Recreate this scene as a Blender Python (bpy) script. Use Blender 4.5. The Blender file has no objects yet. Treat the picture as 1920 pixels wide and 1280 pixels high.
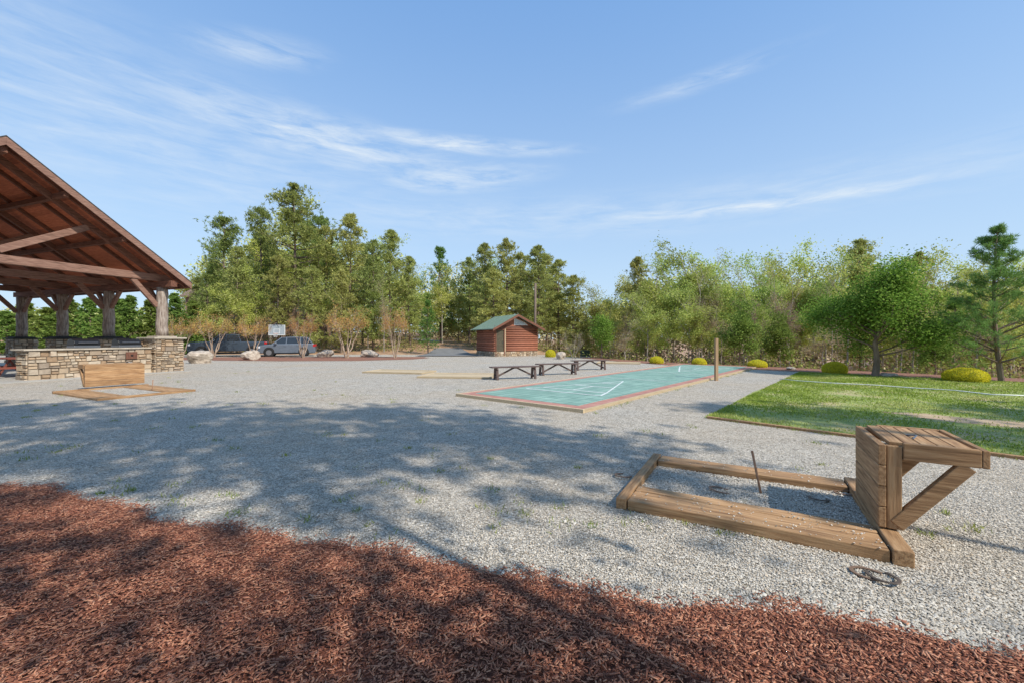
import bpy, math, random
import numpy as np
from mathutils import Vector, Matrix
random.seed(7); R=np.random.RandomState(7)
scene=bpy.context.scene; col=scene.collection
F=780.;HC=1.5;HY=635.5
def G(px,py,z=0):
    Y=(HC-z)*F/(py-HY); return ((px-960)/F*Y, Y)
def DX(px,Y): return (px-960)/F*Y
def ZT(py,Y): return HC+(HY-py)/F*Y
def sstep(a,b,x):
    t=np.clip((x-a)/(b-a),0,1); return t*t*(3-2*t)
def hgt(x,y):
    f=sstep(2,10,x)
    s=(x-15.3)*.65+(y-17.6)*.76-2.0
    drop=np.minimum(3.5,np.maximum(0,s)*.10)
    rise=np.minimum(3.0,np.maximum(0,y-41.)*.052)
    return -f*drop+(1-f)*rise
# ---------------------------------------------------------------- materials
def ramp(nt,cols,fac):
    r=nt.nodes.new('ShaderNodeValToRGB'); e=r.color_ramp.elements
    n=len(cols)
    while len(e)<n: e.new(.5)
    for i,c in enumerate(cols):
        e[i].position=.0+i/(n-1); e[i].color=(*c,1)
    nt.links.new(fac,r.inputs[0]); return r.outputs[0]
def mth(nt,op,a,b=None):
    m=nt.nodes.new('ShaderNodeMath'); m.operation=op
    for i,v in enumerate((a,b)):
        if v is None: continue
        if isinstance(v,(int,float)): m.inputs[i].default_value=v
        else: nt.links.new(v,m.inputs[i])
    return m.outputs[0]
def mapped(nt,scale=(1,1,1),kind='Object'):
    tc=nt.nodes.new('ShaderNodeTexCoord'); mp=nt.nodes.new('ShaderNodeMapping')
    mp.inputs['Scale'].default_value=scale
    nt.links.new(tc.outputs[kind],mp.inputs[0]); return mp.outputs[0]
def noise(nt,vec,scale,detail=5,rough=.6):
    n=nt.nodes.new('ShaderNodeTexNoise'); n.inputs['Scale'].default_value=scale
    n.inputs['Detail'].default_value=detail; n.inputs['Roughness'].default_value=rough
    nt.links.new(vec,n.inputs['Vector']); return n.outputs['Fac']
def stretch(nt,v,lo,hi):
    m=nt.nodes.new('ShaderNodeMapRange'); nt.links.new(v,m.inputs[0])
    m.inputs[1].default_value=lo; m.inputs[2].default_value=hi; return m.outputs[0]
def mul(nt,colr,val):
    m=nt.nodes.new('ShaderNodeMix'); m.data_type='RGBA'; m.blend_type='MULTIPLY'; m.inputs[0].default_value=1
    nt.links.new(colr,m.inputs[6]); 
    c=nt.nodes.new('ShaderNodeCombineColor')
    for i in range(3): nt.links.new(val,c.inputs[i])
    nt.links.new(c.outputs[0],m.inputs[7]); return m.outputs[2]
def mixc(nt,fac,a,b,bt='MIX'):
    m=nt.nodes.new('ShaderNodeMix'); m.data_type='RGBA'; m.blend_type=bt
    if isinstance(fac,(int,float)): m.inputs[0].default_value=fac
    else: nt.links.new(fac,m.inputs[0])
    for i,v in ((6,a),(7,b)):
        if isinstance(v,tuple): m.inputs[i].default_value=(*v,1)
        else: nt.links.new(v,m.inputs[i])
    return m.outputs[2]
def newmat(name):
    m=bpy.data.materials.new(name); m.use_nodes=True; nt=m.node_tree
    return m,nt,nt.nodes['Principled BSDF']
def mat(name,cols,rough=.8,nscale=5,st=(1,1,1),bump=0,bscale=40,bdist=.01,island=0,isl_ramp=False,metal=0,transl=0,objvar=0,kind='Object',spec=.3):
    m,nt,b=newmat(name)
    b.inputs['Roughness'].default_value=rough; b.inputs['Metallic'].default_value=metal
    b.inputs['Specular IOR Level'].default_value=spec
    if len(cols)==1: cols=[tuple(c*.9 for c in cols[0]),tuple(c*1.1 for c in cols[0])]
    geo=nt.nodes.new('ShaderNodeNewGeometry')
    if isl_ramp=='pure':
        fac=geo.outputs['Random Per Island']
    elif isl_ramp:
        v=mapped(nt,st,kind)
        fac=mth(nt,'ADD',mth(nt,'MULTIPLY',geo.outputs['Random Per Island'],.75),mth(nt,'MULTIPLY',noise(nt,v,nscale),.25))
    else:
        v=mapped(nt,st,kind)
        fac=stretch(nt,noise(nt,v,nscale),.3,.7)
    c=ramp(nt,cols,fac)
    if island: c=mul(nt,c,mth(nt,'ADD',mth(nt,'MULTIPLY',geo.outputs['Random Per Island'],2*island),1-island))
    if objvar:
        oi=nt.nodes.new('ShaderNodeObjectInfo')
        hs=nt.nodes.new('ShaderNodeHueSaturation')
        nt.links.new(c,hs.inputs['Color'])
        nt.links.new(mth(nt,'ADD',mth(nt,'MULTIPLY',oi.outputs['Random'],.06*objvar),.5-.035*objvar),hs.inputs['Hue'])
        nt.links.new(mth(nt,'ADD',mth(nt,'MULTIPLY',mth(nt,'FRACT',mth(nt,'MULTIPLY',oi.outputs['Random'],17.3)),.5*objvar),1-.25*objvar),hs.inputs['Value'])
        c=hs.outputs[0]
    nt.links.new(c,b.inputs['Base Color'])
    if bump:
        bn=nt.nodes.new('ShaderNodeBump'); bn.inputs['Strength'].default_value=bump; bn.inputs['Distance'].default_value=bdist
        nt.links.new(noise(nt,v,bscale,4),bn.inputs['Height']); nt.links.new(bn.outputs[0],b.inputs['Normal'])
    if transl:
        nt.nodes.remove(b)
        df=nt.nodes.new('ShaderNodeBsdfDiffuse'); nt.links.new(c,df.inputs[0])
        t=nt.nodes.new('ShaderNodeBsdfTranslucent'); nt.links.new(c,t.inputs[0])
        mx=nt.nodes.new('ShaderNodeMixShader'); mx.inputs[0].default_value=transl
        out=[n for n in nt.nodes if n.type=='OUTPUT_MATERIAL'][0]
        nt.links.new(df.outputs[0],mx.inputs[1]); nt.links.new(t.outputs[0],mx.inputs[2]); nt.links.new(mx.outputs[0],out.inputs[0])
    return m
M={}
def wood(name,cols,axis='x',**k):
    st={'x':(1,14,14),'y':(14,1,14),'z':(14,14,1)}[axis]
    return mat(name,cols,rough=.75,nscale=3.0,st=st,bump=.5,bscale=6,bdist=.006,island=.22,**k)
TW=[(.18,.095,.044),(.37,.21,.10),(.50,.315,.165)]
for a in 'xyz': M['wood_'+a]=wood('treated_wood_'+a,TW,a)
DW=[(.07,.03,.02),(.17,.072,.045),(.26,.12,.075)]
for a in 'xyz': M['dark_'+a]=wood('stained_timber_'+a,DW,a)
TB=[(.12,.065,.045),(.26,.14,.10),(.36,.22,.16)]
for a in 'xyz': M['truss_'+a]=wood('weathered_truss_'+a,TB,a)
M['red_wood']=wood('red_stained_wood',[(.14,.04,.03),(.28,.09,.06)],'x')
M['deck']=wood('roof_boards',[(.32,.09,.042),(.54,.18,.09)],'x')
M['log']=mat('peeled_log',[(.12,.085,.065),(.30,.235,.19),(.46,.40,.34)],nscale=3,st=(6,6,1),bump=.6,bscale=5,bdist=.02)
M['bench']=wood('bench_wood',[(.07,.045,.04),(.17,.12,.105)],'x')
M['stone']=mat('fieldstone',[(.14,.095,.065),(.36,.24,.145),(.48,.36,.24),(.26,.20,.15),(.56,.46,.34),(.36,.20,.12)],nscale=6,isl_ramp=True,bump=.6,bscale=15,bdist=.02)
M['mortar']=mat('mortar',[(.13,.105,.08)],nscale=8)
M['cap']=mat('stone_cap',[(.36,.30,.23),(.52,.45,.36)],nscale=4,bump=.3)
M['darkcap']=mat('dark_cap',[(.03,.03,.03),(.06,.055,.05)])
M['shingle']=mat('dark_shingle',[(.03,.03,.03),(.07,.065,.06)],nscale=12,bump=.5)
M['greenroof']=mat('green_roof',[(.12,.18,.13),(.20,.27,.21)],nscale=6,st=(1,5,1),bump=.3,rough=.5)
M['logwall']=wood('log_siding',[(.20,.07,.04),(.40,.16,.095)],'x')
M['logwall_y']=wood('log_siding_side',[(.20,.07,.04),(.40,.16,.095)],'y')
M['steel']=mat('steel',[(.25,.25,.26)],rough=.4,metal=.9)
M['iron']=mat('rusty_iron',[(.14,.085,.055),(.25,.16,.11)],rough=.7,metal=.1,nscale=30)
M['stake']=mat('rusty_stake',[(.26,.14,.08),(.38,.22,.14)],rough=.7,nscale=30)
M['blackiron']=mat('dark_iron',[(.07,.055,.045),(.15,.115,.09)],rough=.6,metal=.2,nscale=30)
M['black']=mat('black_enamel',[(.015,.015,.016)],rough=.3)
M['glass']=mat('dark_glass',[(.02,.025,.03)],rough=.06,spec=.8)
M['skyglass']=mat('window_glass',[(.45,.5,.52)],rough=.1,spec=.8)
M['white']=mat('white_paint',[(.75,.75,.73)],rough=.5,nscale=10)
M['linewhite']=mat('court_line',[(.50,.56,.52),(.76,.78,.75)],rough=.6,nscale=6)
M['rubber']=mat('rubber',[(.02,.02,.02)],rough=.8)
M['rim']=mat('wheel_rim',[(.35,.36,.37)],rough=.3,metal=.8)
M['suv']=mat('grey_blue_paint',[(.15,.175,.21)],rough=.3,metal=.3,spec=.6)
M['truck']=mat('dark_blue_paint',[(.06,.08,.105)],rough=.22,metal=.3,spec=.6)
M['lamp']=mat('headlamp',[(.7,.72,.75)],rough=.1)
M['redlamp']=mat('tail_lamp',[(.4,.02,.02)],rough=.2)
M['orange']=mat('orange_rim',[(.6,.15,.03)],rough=.4)
M['boulder']=mat('boulder_rock',[(.24,.19,.15),(.46,.38,.30),(.58,.50,.41)],nscale=3,bump=.8,bscale=6,bdist=.08)
M['bark']=mat('pine_bark',[(.11,.08,.06),(.26,.19,.14)],nscale=4,st=(3,3,.6))
M['greybark']=mat('grey_bark',[(.20,.17,.14),(.40,.35,.29)],nscale=4,st=(3,3,.6))
M['tanbark']=mat('smooth_tan_bark',[(.28,.20,.14),(.48,.37,.28)],nscale=5)
def leaf(name,cols,**k): return mat(name,cols,isl_ramp='pure',transl=.42,**k)
M['pine']=leaf('pine_needles',[(.14,.19,.05),(.27,.33,.09),(.40,.45,.15)],objvar=.6)
M['vpine']=leaf('olive_needles',[(.21,.24,.065),(.38,.41,.12),(.50,.52,.19)],objvar=.7)
M['young']=leaf('young_needles',[(.11,.20,.04),(.24,.37,.09)],objvar=.5)
M['bluepine']=leaf('fresh_green_needles',[(.13,.24,.055),(.27,.41,.13)])
M['spring']=leaf('spring_leaves',[(.29,.36,.07),(.48,.55,.13),(.62,.64,.24)],objvar=1)
M['bud']=leaf('brown_buds',[(.32,.23,.14),(.52,.41,.26)],objvar=.8)
M['round']=leaf('fresh_leaves',[(.10,.19,.03),(.21,.34,.055),(.32,.45,.10)])
M['hedge']=leaf('hedge_leaves',[(.13,.20,.04),(.29,.38,.09)],objvar=.6)
M['crape']=leaf('orange_spring_leaves',[(.50,.22,.10),(.60,.38,.13),(.50,.46,.14)],objvar=.5)
M['yshrub']=leaf('yellow_leaves',[(.62,.57,.04),(.86,.77,.08)])
M['grass']=mat('grass_blades',[(.17,.25,.035),(.31,.38,.07),(.48,.47,.17)],nscale=.6,island=.35,transl=.3)
M['weed']=mat('weed_blades',[(.14,.22,.04),(.40,.40,.12)],nscale=2,island=.3,transl=.3)
M['mulchchip']=mat('mulch_chips',[(.11,.036,.019),(.26,.09,.05),(.40,.16,.09),(.54,.27,.16)],rough=.75,isl_ramp='pure')
M['pebble']=mat('gravel_stones',[(.19,.165,.13),(.39,.35,.29),(.52,.47,.395),(.68,.62,.53),(.47,.37,.26)],rough=.75,isl_ramp='pure')
M['brush']=leaf('undergrowth_leaves',[(.26,.17,.10),(.34,.25,.14),(.24,.29,.07),(.40,.44,.13)])
M['hose']=mat('white_hose',[(.7,.7,.66)])
M['housewall']=mat('brown_siding',[(.20,.13,.09),(.26,.17,.12)],st=(1,1,12),nscale=2)
M['houseroof']=mat('house_shingles',[(.16,.11,.09),(.22,.15,.12)],nscale=6)
def farmat():
    m,nt,b=newmat('far_foliage'); b.inputs['Roughness'].default_value=.9; b.inputs['Specular IOR Level'].default_value=0
    v=mapped(nt); sep=nt.nodes.new('ShaderNodeSeparateXYZ'); nt.links.new(v,sep.inputs[0])
    geo=nt.nodes.new('ShaderNodeNewGeometry')
    n=noise(nt,v,.12,2)
    g=ramp(nt,[(.22,.27,.095),(.42,.46,.16),(.50,.46,.23)],stretch(nt,n,.35,.65))
    br=ramp(nt,[(.22,.17,.11),(.42,.34,.22)],geo.outputs['Random Per Island'])
    f=stretch(nt,sep.outputs[2],1.2,4.)
    c=mixc(nt,f,br,g)
    c=mul(nt,c,mth(nt,'ADD',mth(nt,'MULTIPLY',geo.outputs['Random Per Island'],.5),.75))
    nt.links.new(c,b.inputs['Base Color']); return m
M['far']=farmat()
def gravelmat():
    m,nt,b=newmat('grey_gravel'); b.inputs['Roughness'].default_value=.85; b.inputs['Specular IOR Level'].default_value=.2
    v=mapped(nt)
    def vor(s):
        vo=nt.nodes.new('ShaderNodeTexVoronoi'); vo.inputs['Scale'].default_value=s; nt.links.new(v,vo.inputs['Vector']); return vo
    a=vor(70); bb=vor(23)
    sep=nt.nodes.new('ShaderNodeSeparateColor'); nt.links.new(a.outputs['Color'],sep.inputs[0])
    c=ramp(nt,[(.175,.150,.118),(.365,.325,.268),(.48,.43,.36),(.67,.61,.52)],sep.outputs[0])
    big=stretch(nt,noise(nt,v,.35,6,.65),.42,.72)
    c=mixc(nt,mth(nt,'MULTIPLY',big,.45),c,(.44,.33,.21))
    sep2=nt.nodes.new('ShaderNodeSeparateColor'); nt.links.new(bb.outputs['Color'],sep2.inputs[0])
    c=mul(nt,c,mth(nt,'ADD',mth(nt,'MULTIPLY',sep2.outputs[0],.3),.85))
    c=mul(nt,c,mth(nt,'ADD',mth(nt,'MULTIPLY',noise(nt,v,3.,6,.7),.7),.65))
    nt.links.new(c,b.inputs['Base Color'])
    bn=nt.nodes.new('ShaderNodeBump'); bn.inputs['Strength'].default_value=.9; bn.inputs['Distance'].default_value=.012
    h=mth(nt,'SUBTRACT',1.,a.outputs['Distance'])
    nt.links.new(mth(nt,'ADD',h,mth(nt,'MULTIPLY',noise(nt,v,9,4),1.2)),bn.inputs['Height']); nt.links.new(bn.outputs[0],b.inputs['Normal'])
    return m
M['gravel']=gravelmat()
M['soil']=mat('forest_floor',[(.18,.11,.065),(.40,.24,.14),(.52,.35,.21)],nscale=1.2,bump=.8,bscale=8,bdist=.05)
M['mulch']=mat('mulch_ground',[(.08,.026,.014),(.23,.08,.045)],nscale=30,bump=1,bscale=60,bdist=.02)
M['barkbed']=mat('bark_bed',[(.18,.08,.05),(.36,.18,.12)],nscale=10,bump=1,bscale=30,bdist=.03)
M['lawn']=mat('lawn_soil',[(.17,.22,.045),(.30,.34,.10),(.50,.38,.22)],nscale=1.0,bump=.8,bscale=30,bdist=.03)
M['asphalt']=mat('asphalt',[(.15,.145,.14),(.23,.225,.22)],nscale=3,bump=.3,bscale=80)
def tealmat():
    m,nt,b=newmat('teal_court_tile'); b.inputs['Roughness'].default_value=.6
    v=mapped(nt); ck=nt.nodes.new('ShaderNodeTexBrick'); nt.links.new(v,ck.inputs['Vector'])
    ck.offset=0; ck.inputs['Scale'].default_value=1; ck.inputs['Brick Width'].default_value=.3; ck.inputs['Row Height'].default_value=.3; ck.inputs['Mortar Size'].default_value=.012
    ck.inputs['Color1'].default_value=(.20,.335,.26,1); ck.inputs['Color2'].default_value=(.29,.44,.35,1); ck.inputs['Mortar'].default_value=(.11,.20,.16,1)
    c=mul(nt,ck.outputs['Color'],mth(nt,'ADD',mth(nt,'MULTIPLY',noise(nt,v,1.6,6,.75),.8),.55))
    nt.links.new(c,b.inputs['Base Color']); return m
M['teal']=tealmat()
M['redtile']=mat('red_court_tile',[(.36,.15,.11),(.52,.26,.20)],nscale=3,rough=.6)
M['padw']=wood('sun_bleached_boards',[(.38,.28,.165),(.54,.43,.28)],'x')
M['postw']=wood('tan_post_wood',[(.28,.17,.09),(.44,.30,.18)],'z')
# ---------------------------------------------------------------- mesh helpers
def tag(o,label=None,cat=None,group=None,kind=None):
    if label: o['label']=label
    if cat: o['category']=cat
    if group: o['group']=group
    if kind: o['kind']=kind
    return o
def empty(name,loc,rz=0,label=None,cat=None,group=None):
    o=bpy.data.objects.new(name,None); col.objects.link(o); o.location=loc; o.rotation_euler=(0,0,rz); o.empty_display_size=.2
    return tag(o,label,cat,group)
def link(name,me,mt,parent=None):
    o=bpy.data.objects.new(name,me); col.objects.link(o)
    if mt is not None and len(me.materials)==0: me.materials.append(mt)
    if parent is not None: o.parent=parent
    return o
def npmesh(V,Fc):
    V=np.asarray(V,dtype=np.float32); Fc=np.asarray(Fc,dtype=np.int32)
    me=bpy.data.meshes.new('m'); me.vertices.add(len(V)); me.vertices.foreach_set('co',V.ravel())
    k=Fc.shape[1]; me.loops.add(Fc.size); me.polygons.add(len(Fc))
    me.loops.foreach_set('vertex_index',Fc.ravel())
    me.polygons.foreach_set('loop_start',np.arange(0,Fc.size,k,dtype=np.int32))
    me.update(calc_edges=True); me.validate(); return me
class MB:
    def __init__(s): s.v=[];s.f=[]
    def add(s,vs,fs):
        b=len(s.v); s.v+= [tuple(p) for p in vs]; s.f+=[tuple(i+b for i in f) for f in fs]; return s
    BF=[(0,3,2,1),(4,5,6,7),(0,1,5,4),(1,2,6,5),(2,3,7,6),(3,0,4,7)]
    def box(s,x0,x1,y0,y1,z0,z1):
        return s.add([(x0,y0,z0),(x1,y0,z0),(x1,y1,z0),(x0,y1,z0),(x0,y0,z1),(x1,y0,z1),(x1,y1,z1),(x0,y1,z1)],MB.BF)
    def bar(s,p0,p1,w,h,up=(0,0,1)):
        p0=Vector(p0);p1=Vector(p1);d=(p1-p0).normalized();u=Vector(up)
        if abs(d.dot(u))>.97: u=Vector((0,1,0))
        a=d.cross(u).normalized(); b=a.cross(d).normalized(); a=a*w/2; b=b*h/2
        vs=[p0-a-b,p0+a-b,p0+a+b,p0-a+b,p1-a-b,p1+a-b,p1+a+b,p1-a+b]
        return s.add(vs,[(0,1,2,3),(7,6,5,4),(0,4,5,1),(1,5,6,2),(2,6,7,3),(3,7,4,0)])
    def tube(s,pts,rad,n=6,cap=True):
        pts=[Vector(p) for p in pts]
        b=len(s.v)
        for i,p in enumerate(pts):
            d=(pts[min(i+1,len(pts)-1)]-pts[max(i-1,0)]).normalized()
            u=Vector((0,0,1)) if abs(d.z)<.9 else Vector((1,0,0))
            a=d.cross(u).normalized(); c=d.cross(a).normalized(); r=rad[i] if hasattr(rad,'__len__') else rad
            for k in range(n):
                t=2*math.pi*k/n; s.v.append(tuple(p+a*math.cos(t)*r+c*math.sin(t)*r))
        for i in range(len(pts)-1):
            for k in range(n):
                q=(k+1)%n; s.f.append((b+i*n+k,b+i*n+q,b+(i+1)*n+q,b+(i+1)*n+k))
        if cap:
            s.f.append(tuple(b+k for k in range(n))[::-1]); s.f.append(tuple(b+(len(pts)-1)*n+k for k in range(n)))
        return s
    def prism(s,prof,y0,y1):
        n=len(prof)
        vs=[(x,y0,z) for x,z in prof]+[(x,y1,z) for x,z in prof]
        fs=[tuple(range(n)),tuple(range(2*n-1,n-1,-1))]+[(i,(i+1)%n+0,(i+1)%n+n,i+n)[::-1] for i in range(n)]
        return s.add(vs,fs)
    def build(s,name,mt,parent=None,bevel=0,smooth=False):
        me=bpy.data.meshes.new(name); me.from_pydata(s.v,[],s.f); me.update()
        import bmesh
        bm=bmesh.new(); bm.from_mesh(me); bmesh.ops.recalc_face_normals(bm,faces=bm.faces); bm.to_mesh(me); bm.free()
        if smooth:
            for p in me.polygons: p.use_smooth=True
        o=link(name,me,mt,parent)
        if bevel:
            m=o.modifiers.new('bevel','BEVEL'); m.width=bevel; m.segments=2; m.limit_method='ANGLE'
        return o
def sheet(name,poly,z,mt,label=None,kind='structure'):
    me=bpy.data.meshes.new(name); me.from_pydata([(x,y,z) for x,y in poly],[],[tuple(range(len(poly)))]); me.update()
    if me.polygons[0].normal.z<0: me.flip_normals()
    o=link(name,me,mt); tag(o,label,None,None,kind); return o
def cards(C,L,W,up=0.,dirs=None):
    C=np.asarray(C); n=len(C)
    a=R.normal(size=(n,3)) if dirs is None else dirs+R.normal(size=(n,3))*.35
    a/=np.linalg.norm(a,axis=1)[:,None]+1e-9
    b=np.cross(a,R.normal(size=(n,3))); b/=np.linalg.norm(b,axis=1)[:,None]+1e-9
    l=(L*(.6+.8*R.rand(n)))[:,None]/2; w=(W*(.6+.8*R.rand(n)))[:,None]/2
    V=np.stack([C-a*l,C+b*w,C+a*l,C-b*w],1).reshape(-1,3)
    return V,np.arange(4*n).reshape(-1,4)
# ---------------------------------------------------------------- ground
def gridmesh():
    u=np.linspace(-1,1,181); gx=np.sinh(u*4.2)/np.sinh(4.2)*1500
    v=np.linspace(-1,1,201); gy=np.sinh(v*4.2)/np.sinh(4.2)*1500+30
    X,Y=np.meshgrid(gx,gy); Z=hgt(X,Y)-.03
    far=sstep(120,300,np.hypot(X,Y)); Z=Z*(1-far)-.03*far
    Z+=np.where(Y>48,np.sin(X*.21)*np.cos(Y*.17)*.25,0)
    V=np.stack([X,Y,Z],-1).reshape(-1,3); nx=len(gx); ny=len(gy)
    i=(np.arange(ny-1)[:,None]*nx+np.arange(nx-1)[None,:]).ravel()
    return npmesh(V,np.stack([i,i+1,i+1+nx,i+nx],1))
tag(link('ground',gridmesh(),M['soil']),kind='structure')
LC=(3.71,7.93); LU=(.65,.76); LV=(.70,-.714)
def LP(a,b): return (LC[0]+LU[0]*a+LV[0]*b, LC[1]+LU[1]*a+LV[1]*b)
gp=[(-60,-12),(34,-12),LP(16.3,16),LP(15.6,0),(9.4,24.5),(7.4,29.5),(6.2,33),(4,36.2),(3,40.5),(-2.5,40.8),(-9,40.8),(-44,40.8),(-60,30)]
sheet('gravel_yard',gp,0,M['gravel'])
mb_x=[-9,-6.6,-5.34,-4.6,-3.81,-2.78,-1.94,-1.01,-.04,.6,1.62,2.08,2.53,4,9]
mb_y=[5.4,4.65,4.30,4.16,3.85,3.40,3.22,2.96,2.67,2.41,2.28,2.12,1.94,1.5,.5]
def mby(x): return np.interp(x,mb_x,mb_y)
xs=np.linspace(-9,9,120)
poly=[(x,float(mby(x))+.05*math.sin(x*5)+.03*math.sin(x*13)) for x in xs]+[(9,-6),(-9,-6)]
sheet('mulch_bed',poly,.006,M['mulch'])
n=290000
cx=R.uniform(-6.6,5,n); cy=1.15+(R.rand(n)**1.1)*3.8
edge=mby(cx)+.05*np.sin(cx*5)+.03*np.sin(cx*13)
keep=(cy<edge+np.abs(R.normal(0,.06,n)))&(np.abs(cx)<cy*1.5)
cx=cx[keep];cy=cy[keep];n=len(cx)
d=np.clip((mby(cx)-cy)/.6,0,1)
cz=.007+R.rand(n)*(.005+.008*d)+d*.010*(1+np.sin(cx*3.1)*np.sin(cy*4.3))+d*.006*np.sin(cx*11+cy*5)*np.sin(cy*13)
ln=R.gamma(1.7,.0045,n)+.003; wd=R.uniform(.0012,.0052,n); th=R.uniform(.0006,.0015,n)
az=R.uniform(0,2*np.pi,n); tl=R.normal(0,.11,n)
a=np.stack([np.cos(az)*np.cos(tl),np.sin(az)*np.cos(tl),np.sin(tl)],1)
b=np.stack([-np.sin(az),np.cos(az),R.normal(0,.22,n)],1); b/=np.linalg.norm(b,axis=1)[:,None]
c=np.cross(a,b); C=np.stack([cx,cy,cz],1)
sg=np.array([(-1,-1,-1),(1,-.6,-1),(1,.6,-1),(-1,1,-1),(-1,-1,1),(1,-.6,1),(1,.6,1),(-1,1,1)])
V=(C[:,None]+a[:,None]*(ln[:,None]*sg[:,0])[:,:,None]+b[:,None]*(wd[:,None]*sg[:,1])[:,:,None]+c[:,None]*(th[:,None]*sg[:,2])[:,:,None]).reshape(-1,3)
Fc=(np.array(MB.BF[1:])[None]+8*np.arange(n)[:,None,None]).reshape(-1,4)
tag(link('mulch_chips',npmesh(V,Fc),M['mulchchip']),'shredded red brown bark mulch in the foreground bed','mulch',kind='stuff')
PO=(.925,3.70); pex=(.868,-.497); pey=(.497,.868)
n=170000
yy=2.0/(1-R.rand(n)*.76); xx=R.uniform(-1.35,1.35,n)*yy
n2=9000; lx=R.uniform(.1,1.86,n2); ly=R.uniform(.45,1.36,n2)
xx=np.concatenate([xx,PO[0]+pex[0]*lx+pey[0]*ly]); yy=np.concatenate([yy,PO[1]+pex[1]*lx+pey[1]*ly])
keep=(yy>mby(xx)-.02)&(yy<8.3)
keep&=~(((xx-LC[0])*.714+(yy-LC[1])*.70)>-.05)
xx=xx[keep];yy=yy[keep];n=len(xx)
lx=(xx-PO[0])*pex[0]+(yy-PO[1])*pex[1]; ly=(xx-PO[0])*pey[0]+(yy-PO[1])*pey[1]
inp=(lx>.09)&(lx<1.87)&(ly>.44)&(ly<1.37)
onw=(lx>0)&(lx<1.9)&(ly>0)&(ly<1.66)&~inp&(R.rand(n)<.06)
r=R.uniform(.0035,.0088,n)*(1+(R.rand(n)>.985)*.8)
oc=np.array([(1,0,0),(0,1,0),(-1,0,0),(0,-1,0),(0,0,.75),(0,0,-.75)],float)
V=oc[None]*r[:,None,None]*R.uniform(.65,1.25,(n,6,1)); an=R.uniform(0,6.3,n); ca,sa=np.cos(an),np.sin(an)
V=np.stack([V[...,0]*ca[:,None]-V[...,1]*sa[:,None],V[...,0]*sa[:,None]+V[...,1]*ca[:,None],V[...,2]+V[...,0]*.3],-1)
V+=np.stack([xx,yy,.003+r*.25+inp*.030+onw*.088],1)[:,None]
of=np.array([(0,1,4),(1,2,4),(2,3,4),(3,0,4)])
tag(link('gravel_stones',npmesh(V.reshape(-1,3),(of[None]+6*np.arange(n)[:,None,None]).reshape(-1,3)),M['pebble']),'loose grey crushed stones lying on the gravel yard','gravel',kind='stuff')
# lawn
lawn=[LP(0,0),LP(5,-.15),LP(10,.1),LP(14.6,0),LP(14.9,3),LP(14.5,8),LP(14.8,16),LP(14.6,26),LP(0,26)]
sheet('lawn',lawn,.008,M['lawn'])
# worn soil patches lie bare on the lawn
def patch(a0,b0,ra,rb,seed):
    rs=random.Random(seed); pts=[]
    for i in range(22):
        t=i/22*6.283; k=rs.uniform(.7,1.15); pts.append(LP(a0+ra*k*math.cos(t),b0+rb*k*math.sin(t)))
    return pts
M['bare']=mat('bare_soil',[(.36,.25,.15),(.52,.38,.24)],nscale=4,bump=.6,bscale=30)
sheet('worn_soil',patch(3.2,3.9,.45,1.25,3),.012,M['bare'])
n=150000
aa=R.rand(n)*14.7; bb=(R.rand(n)**1.4)*17-.04
dens=np.sin(aa*2.1+np.sin(bb*1.7)*2)*np.sin(bb*1.9+1)+R.rand(n)*1.5
wp=np.zeros(n)
for (pa,pb,ra,rb) in ((3.2,3.9,.55,1.4),(4.6,5.8,.6,1.1),(8.5,7.5,1.2,2.2),(1.0,1.5,.4,.9),(6,2,.8,.7)):
    wp=np.maximum(wp,np.exp(-((aa-pa)/ra)**2-((bb-pb)/rb)**2))
k=(dens>.15)&(R.rand(n)>wp*1.0); aa=aa[k];bb=bb[k];n=len(aa)
X=LC[0]+LU[0]*aa+LV[0]*bb+R.normal(0,.02,n); Y=LC[1]+LU[1]*aa+LV[1]*bb
h=R.uniform(.012,.045,n); w=R.uniform(.004,.008,n)*(1+Y/12); an=R.uniform(0,6.3,n)
P=np.stack([X,Y,np.full(n,.008)],1); s=np.stack([np.cos(an),np.sin(an),0*an],1)*w[:,None]
tip=P+np.stack([R.normal(0,.02,n),R.normal(0,.02,n),h],1)
V=np.stack([P-s,P+s,tip],1).reshape(-1,3)
tag(link('grass',npmesh(V,np.arange(3*n).reshape(-1,3)),M['grass']),'short green lawn grass beside the gravel yard','grass',kind='stuff')
pts=[]
for i in range(230):
    px=R.uniform(0,1900); py=R.uniform(700,1010) if i%3 else R.uniform(690,760)
    x,y=G(px,py)
    if y<mby(x)+.1 or ((x-LC[0])*.714+(y-LC[1])*.70)>-.3: continue
    m_=R.randint(8,30); s_=R.uniform(.02,.07)
    for j in range(m_): pts.append((x+R.normal(0,s_),y+R.normal(0,s_)))
for i in range(60):
    a_=R.uniform(0,17); x=.02+.65*a_+.76*2.02; y=9.75+.76*a_-.65*2.02
    for j in range(R.randint(4,16)): pts.append((x+R.normal(0,.05),y+R.normal(0,.05)))
for i in range(60):
    a_=R.uniform(0,9); q=LP(-.07,a_)
    for j in range(R.randint(4,16)): pts.append((q[0]+R.normal(0,.04),q[1]+R.normal(0,.04)))
P=np.array(pts); n=len(P); P=np.stack([P[:,0],P[:,1],np.zeros(n)],1)
an=R.uniform(0,6.3,n); s=np.stack([np.cos(an),np.sin(an),0*an],1)*R.uniform(.003,.006,n)[:,None]
tip=P+np.stack([R.normal(0,.02,n),R.normal(0,.02,n),R.uniform(.015,.055,n)],1)
tag(link('weeds',npmesh(np.stack([P-s,P+s,tip],1).reshape(-1,3),np.arange(3*n).reshape(-1,3)),M['weed']),'sparse small weeds sprouting through the gravel','weeds',kind='stuff')
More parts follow.
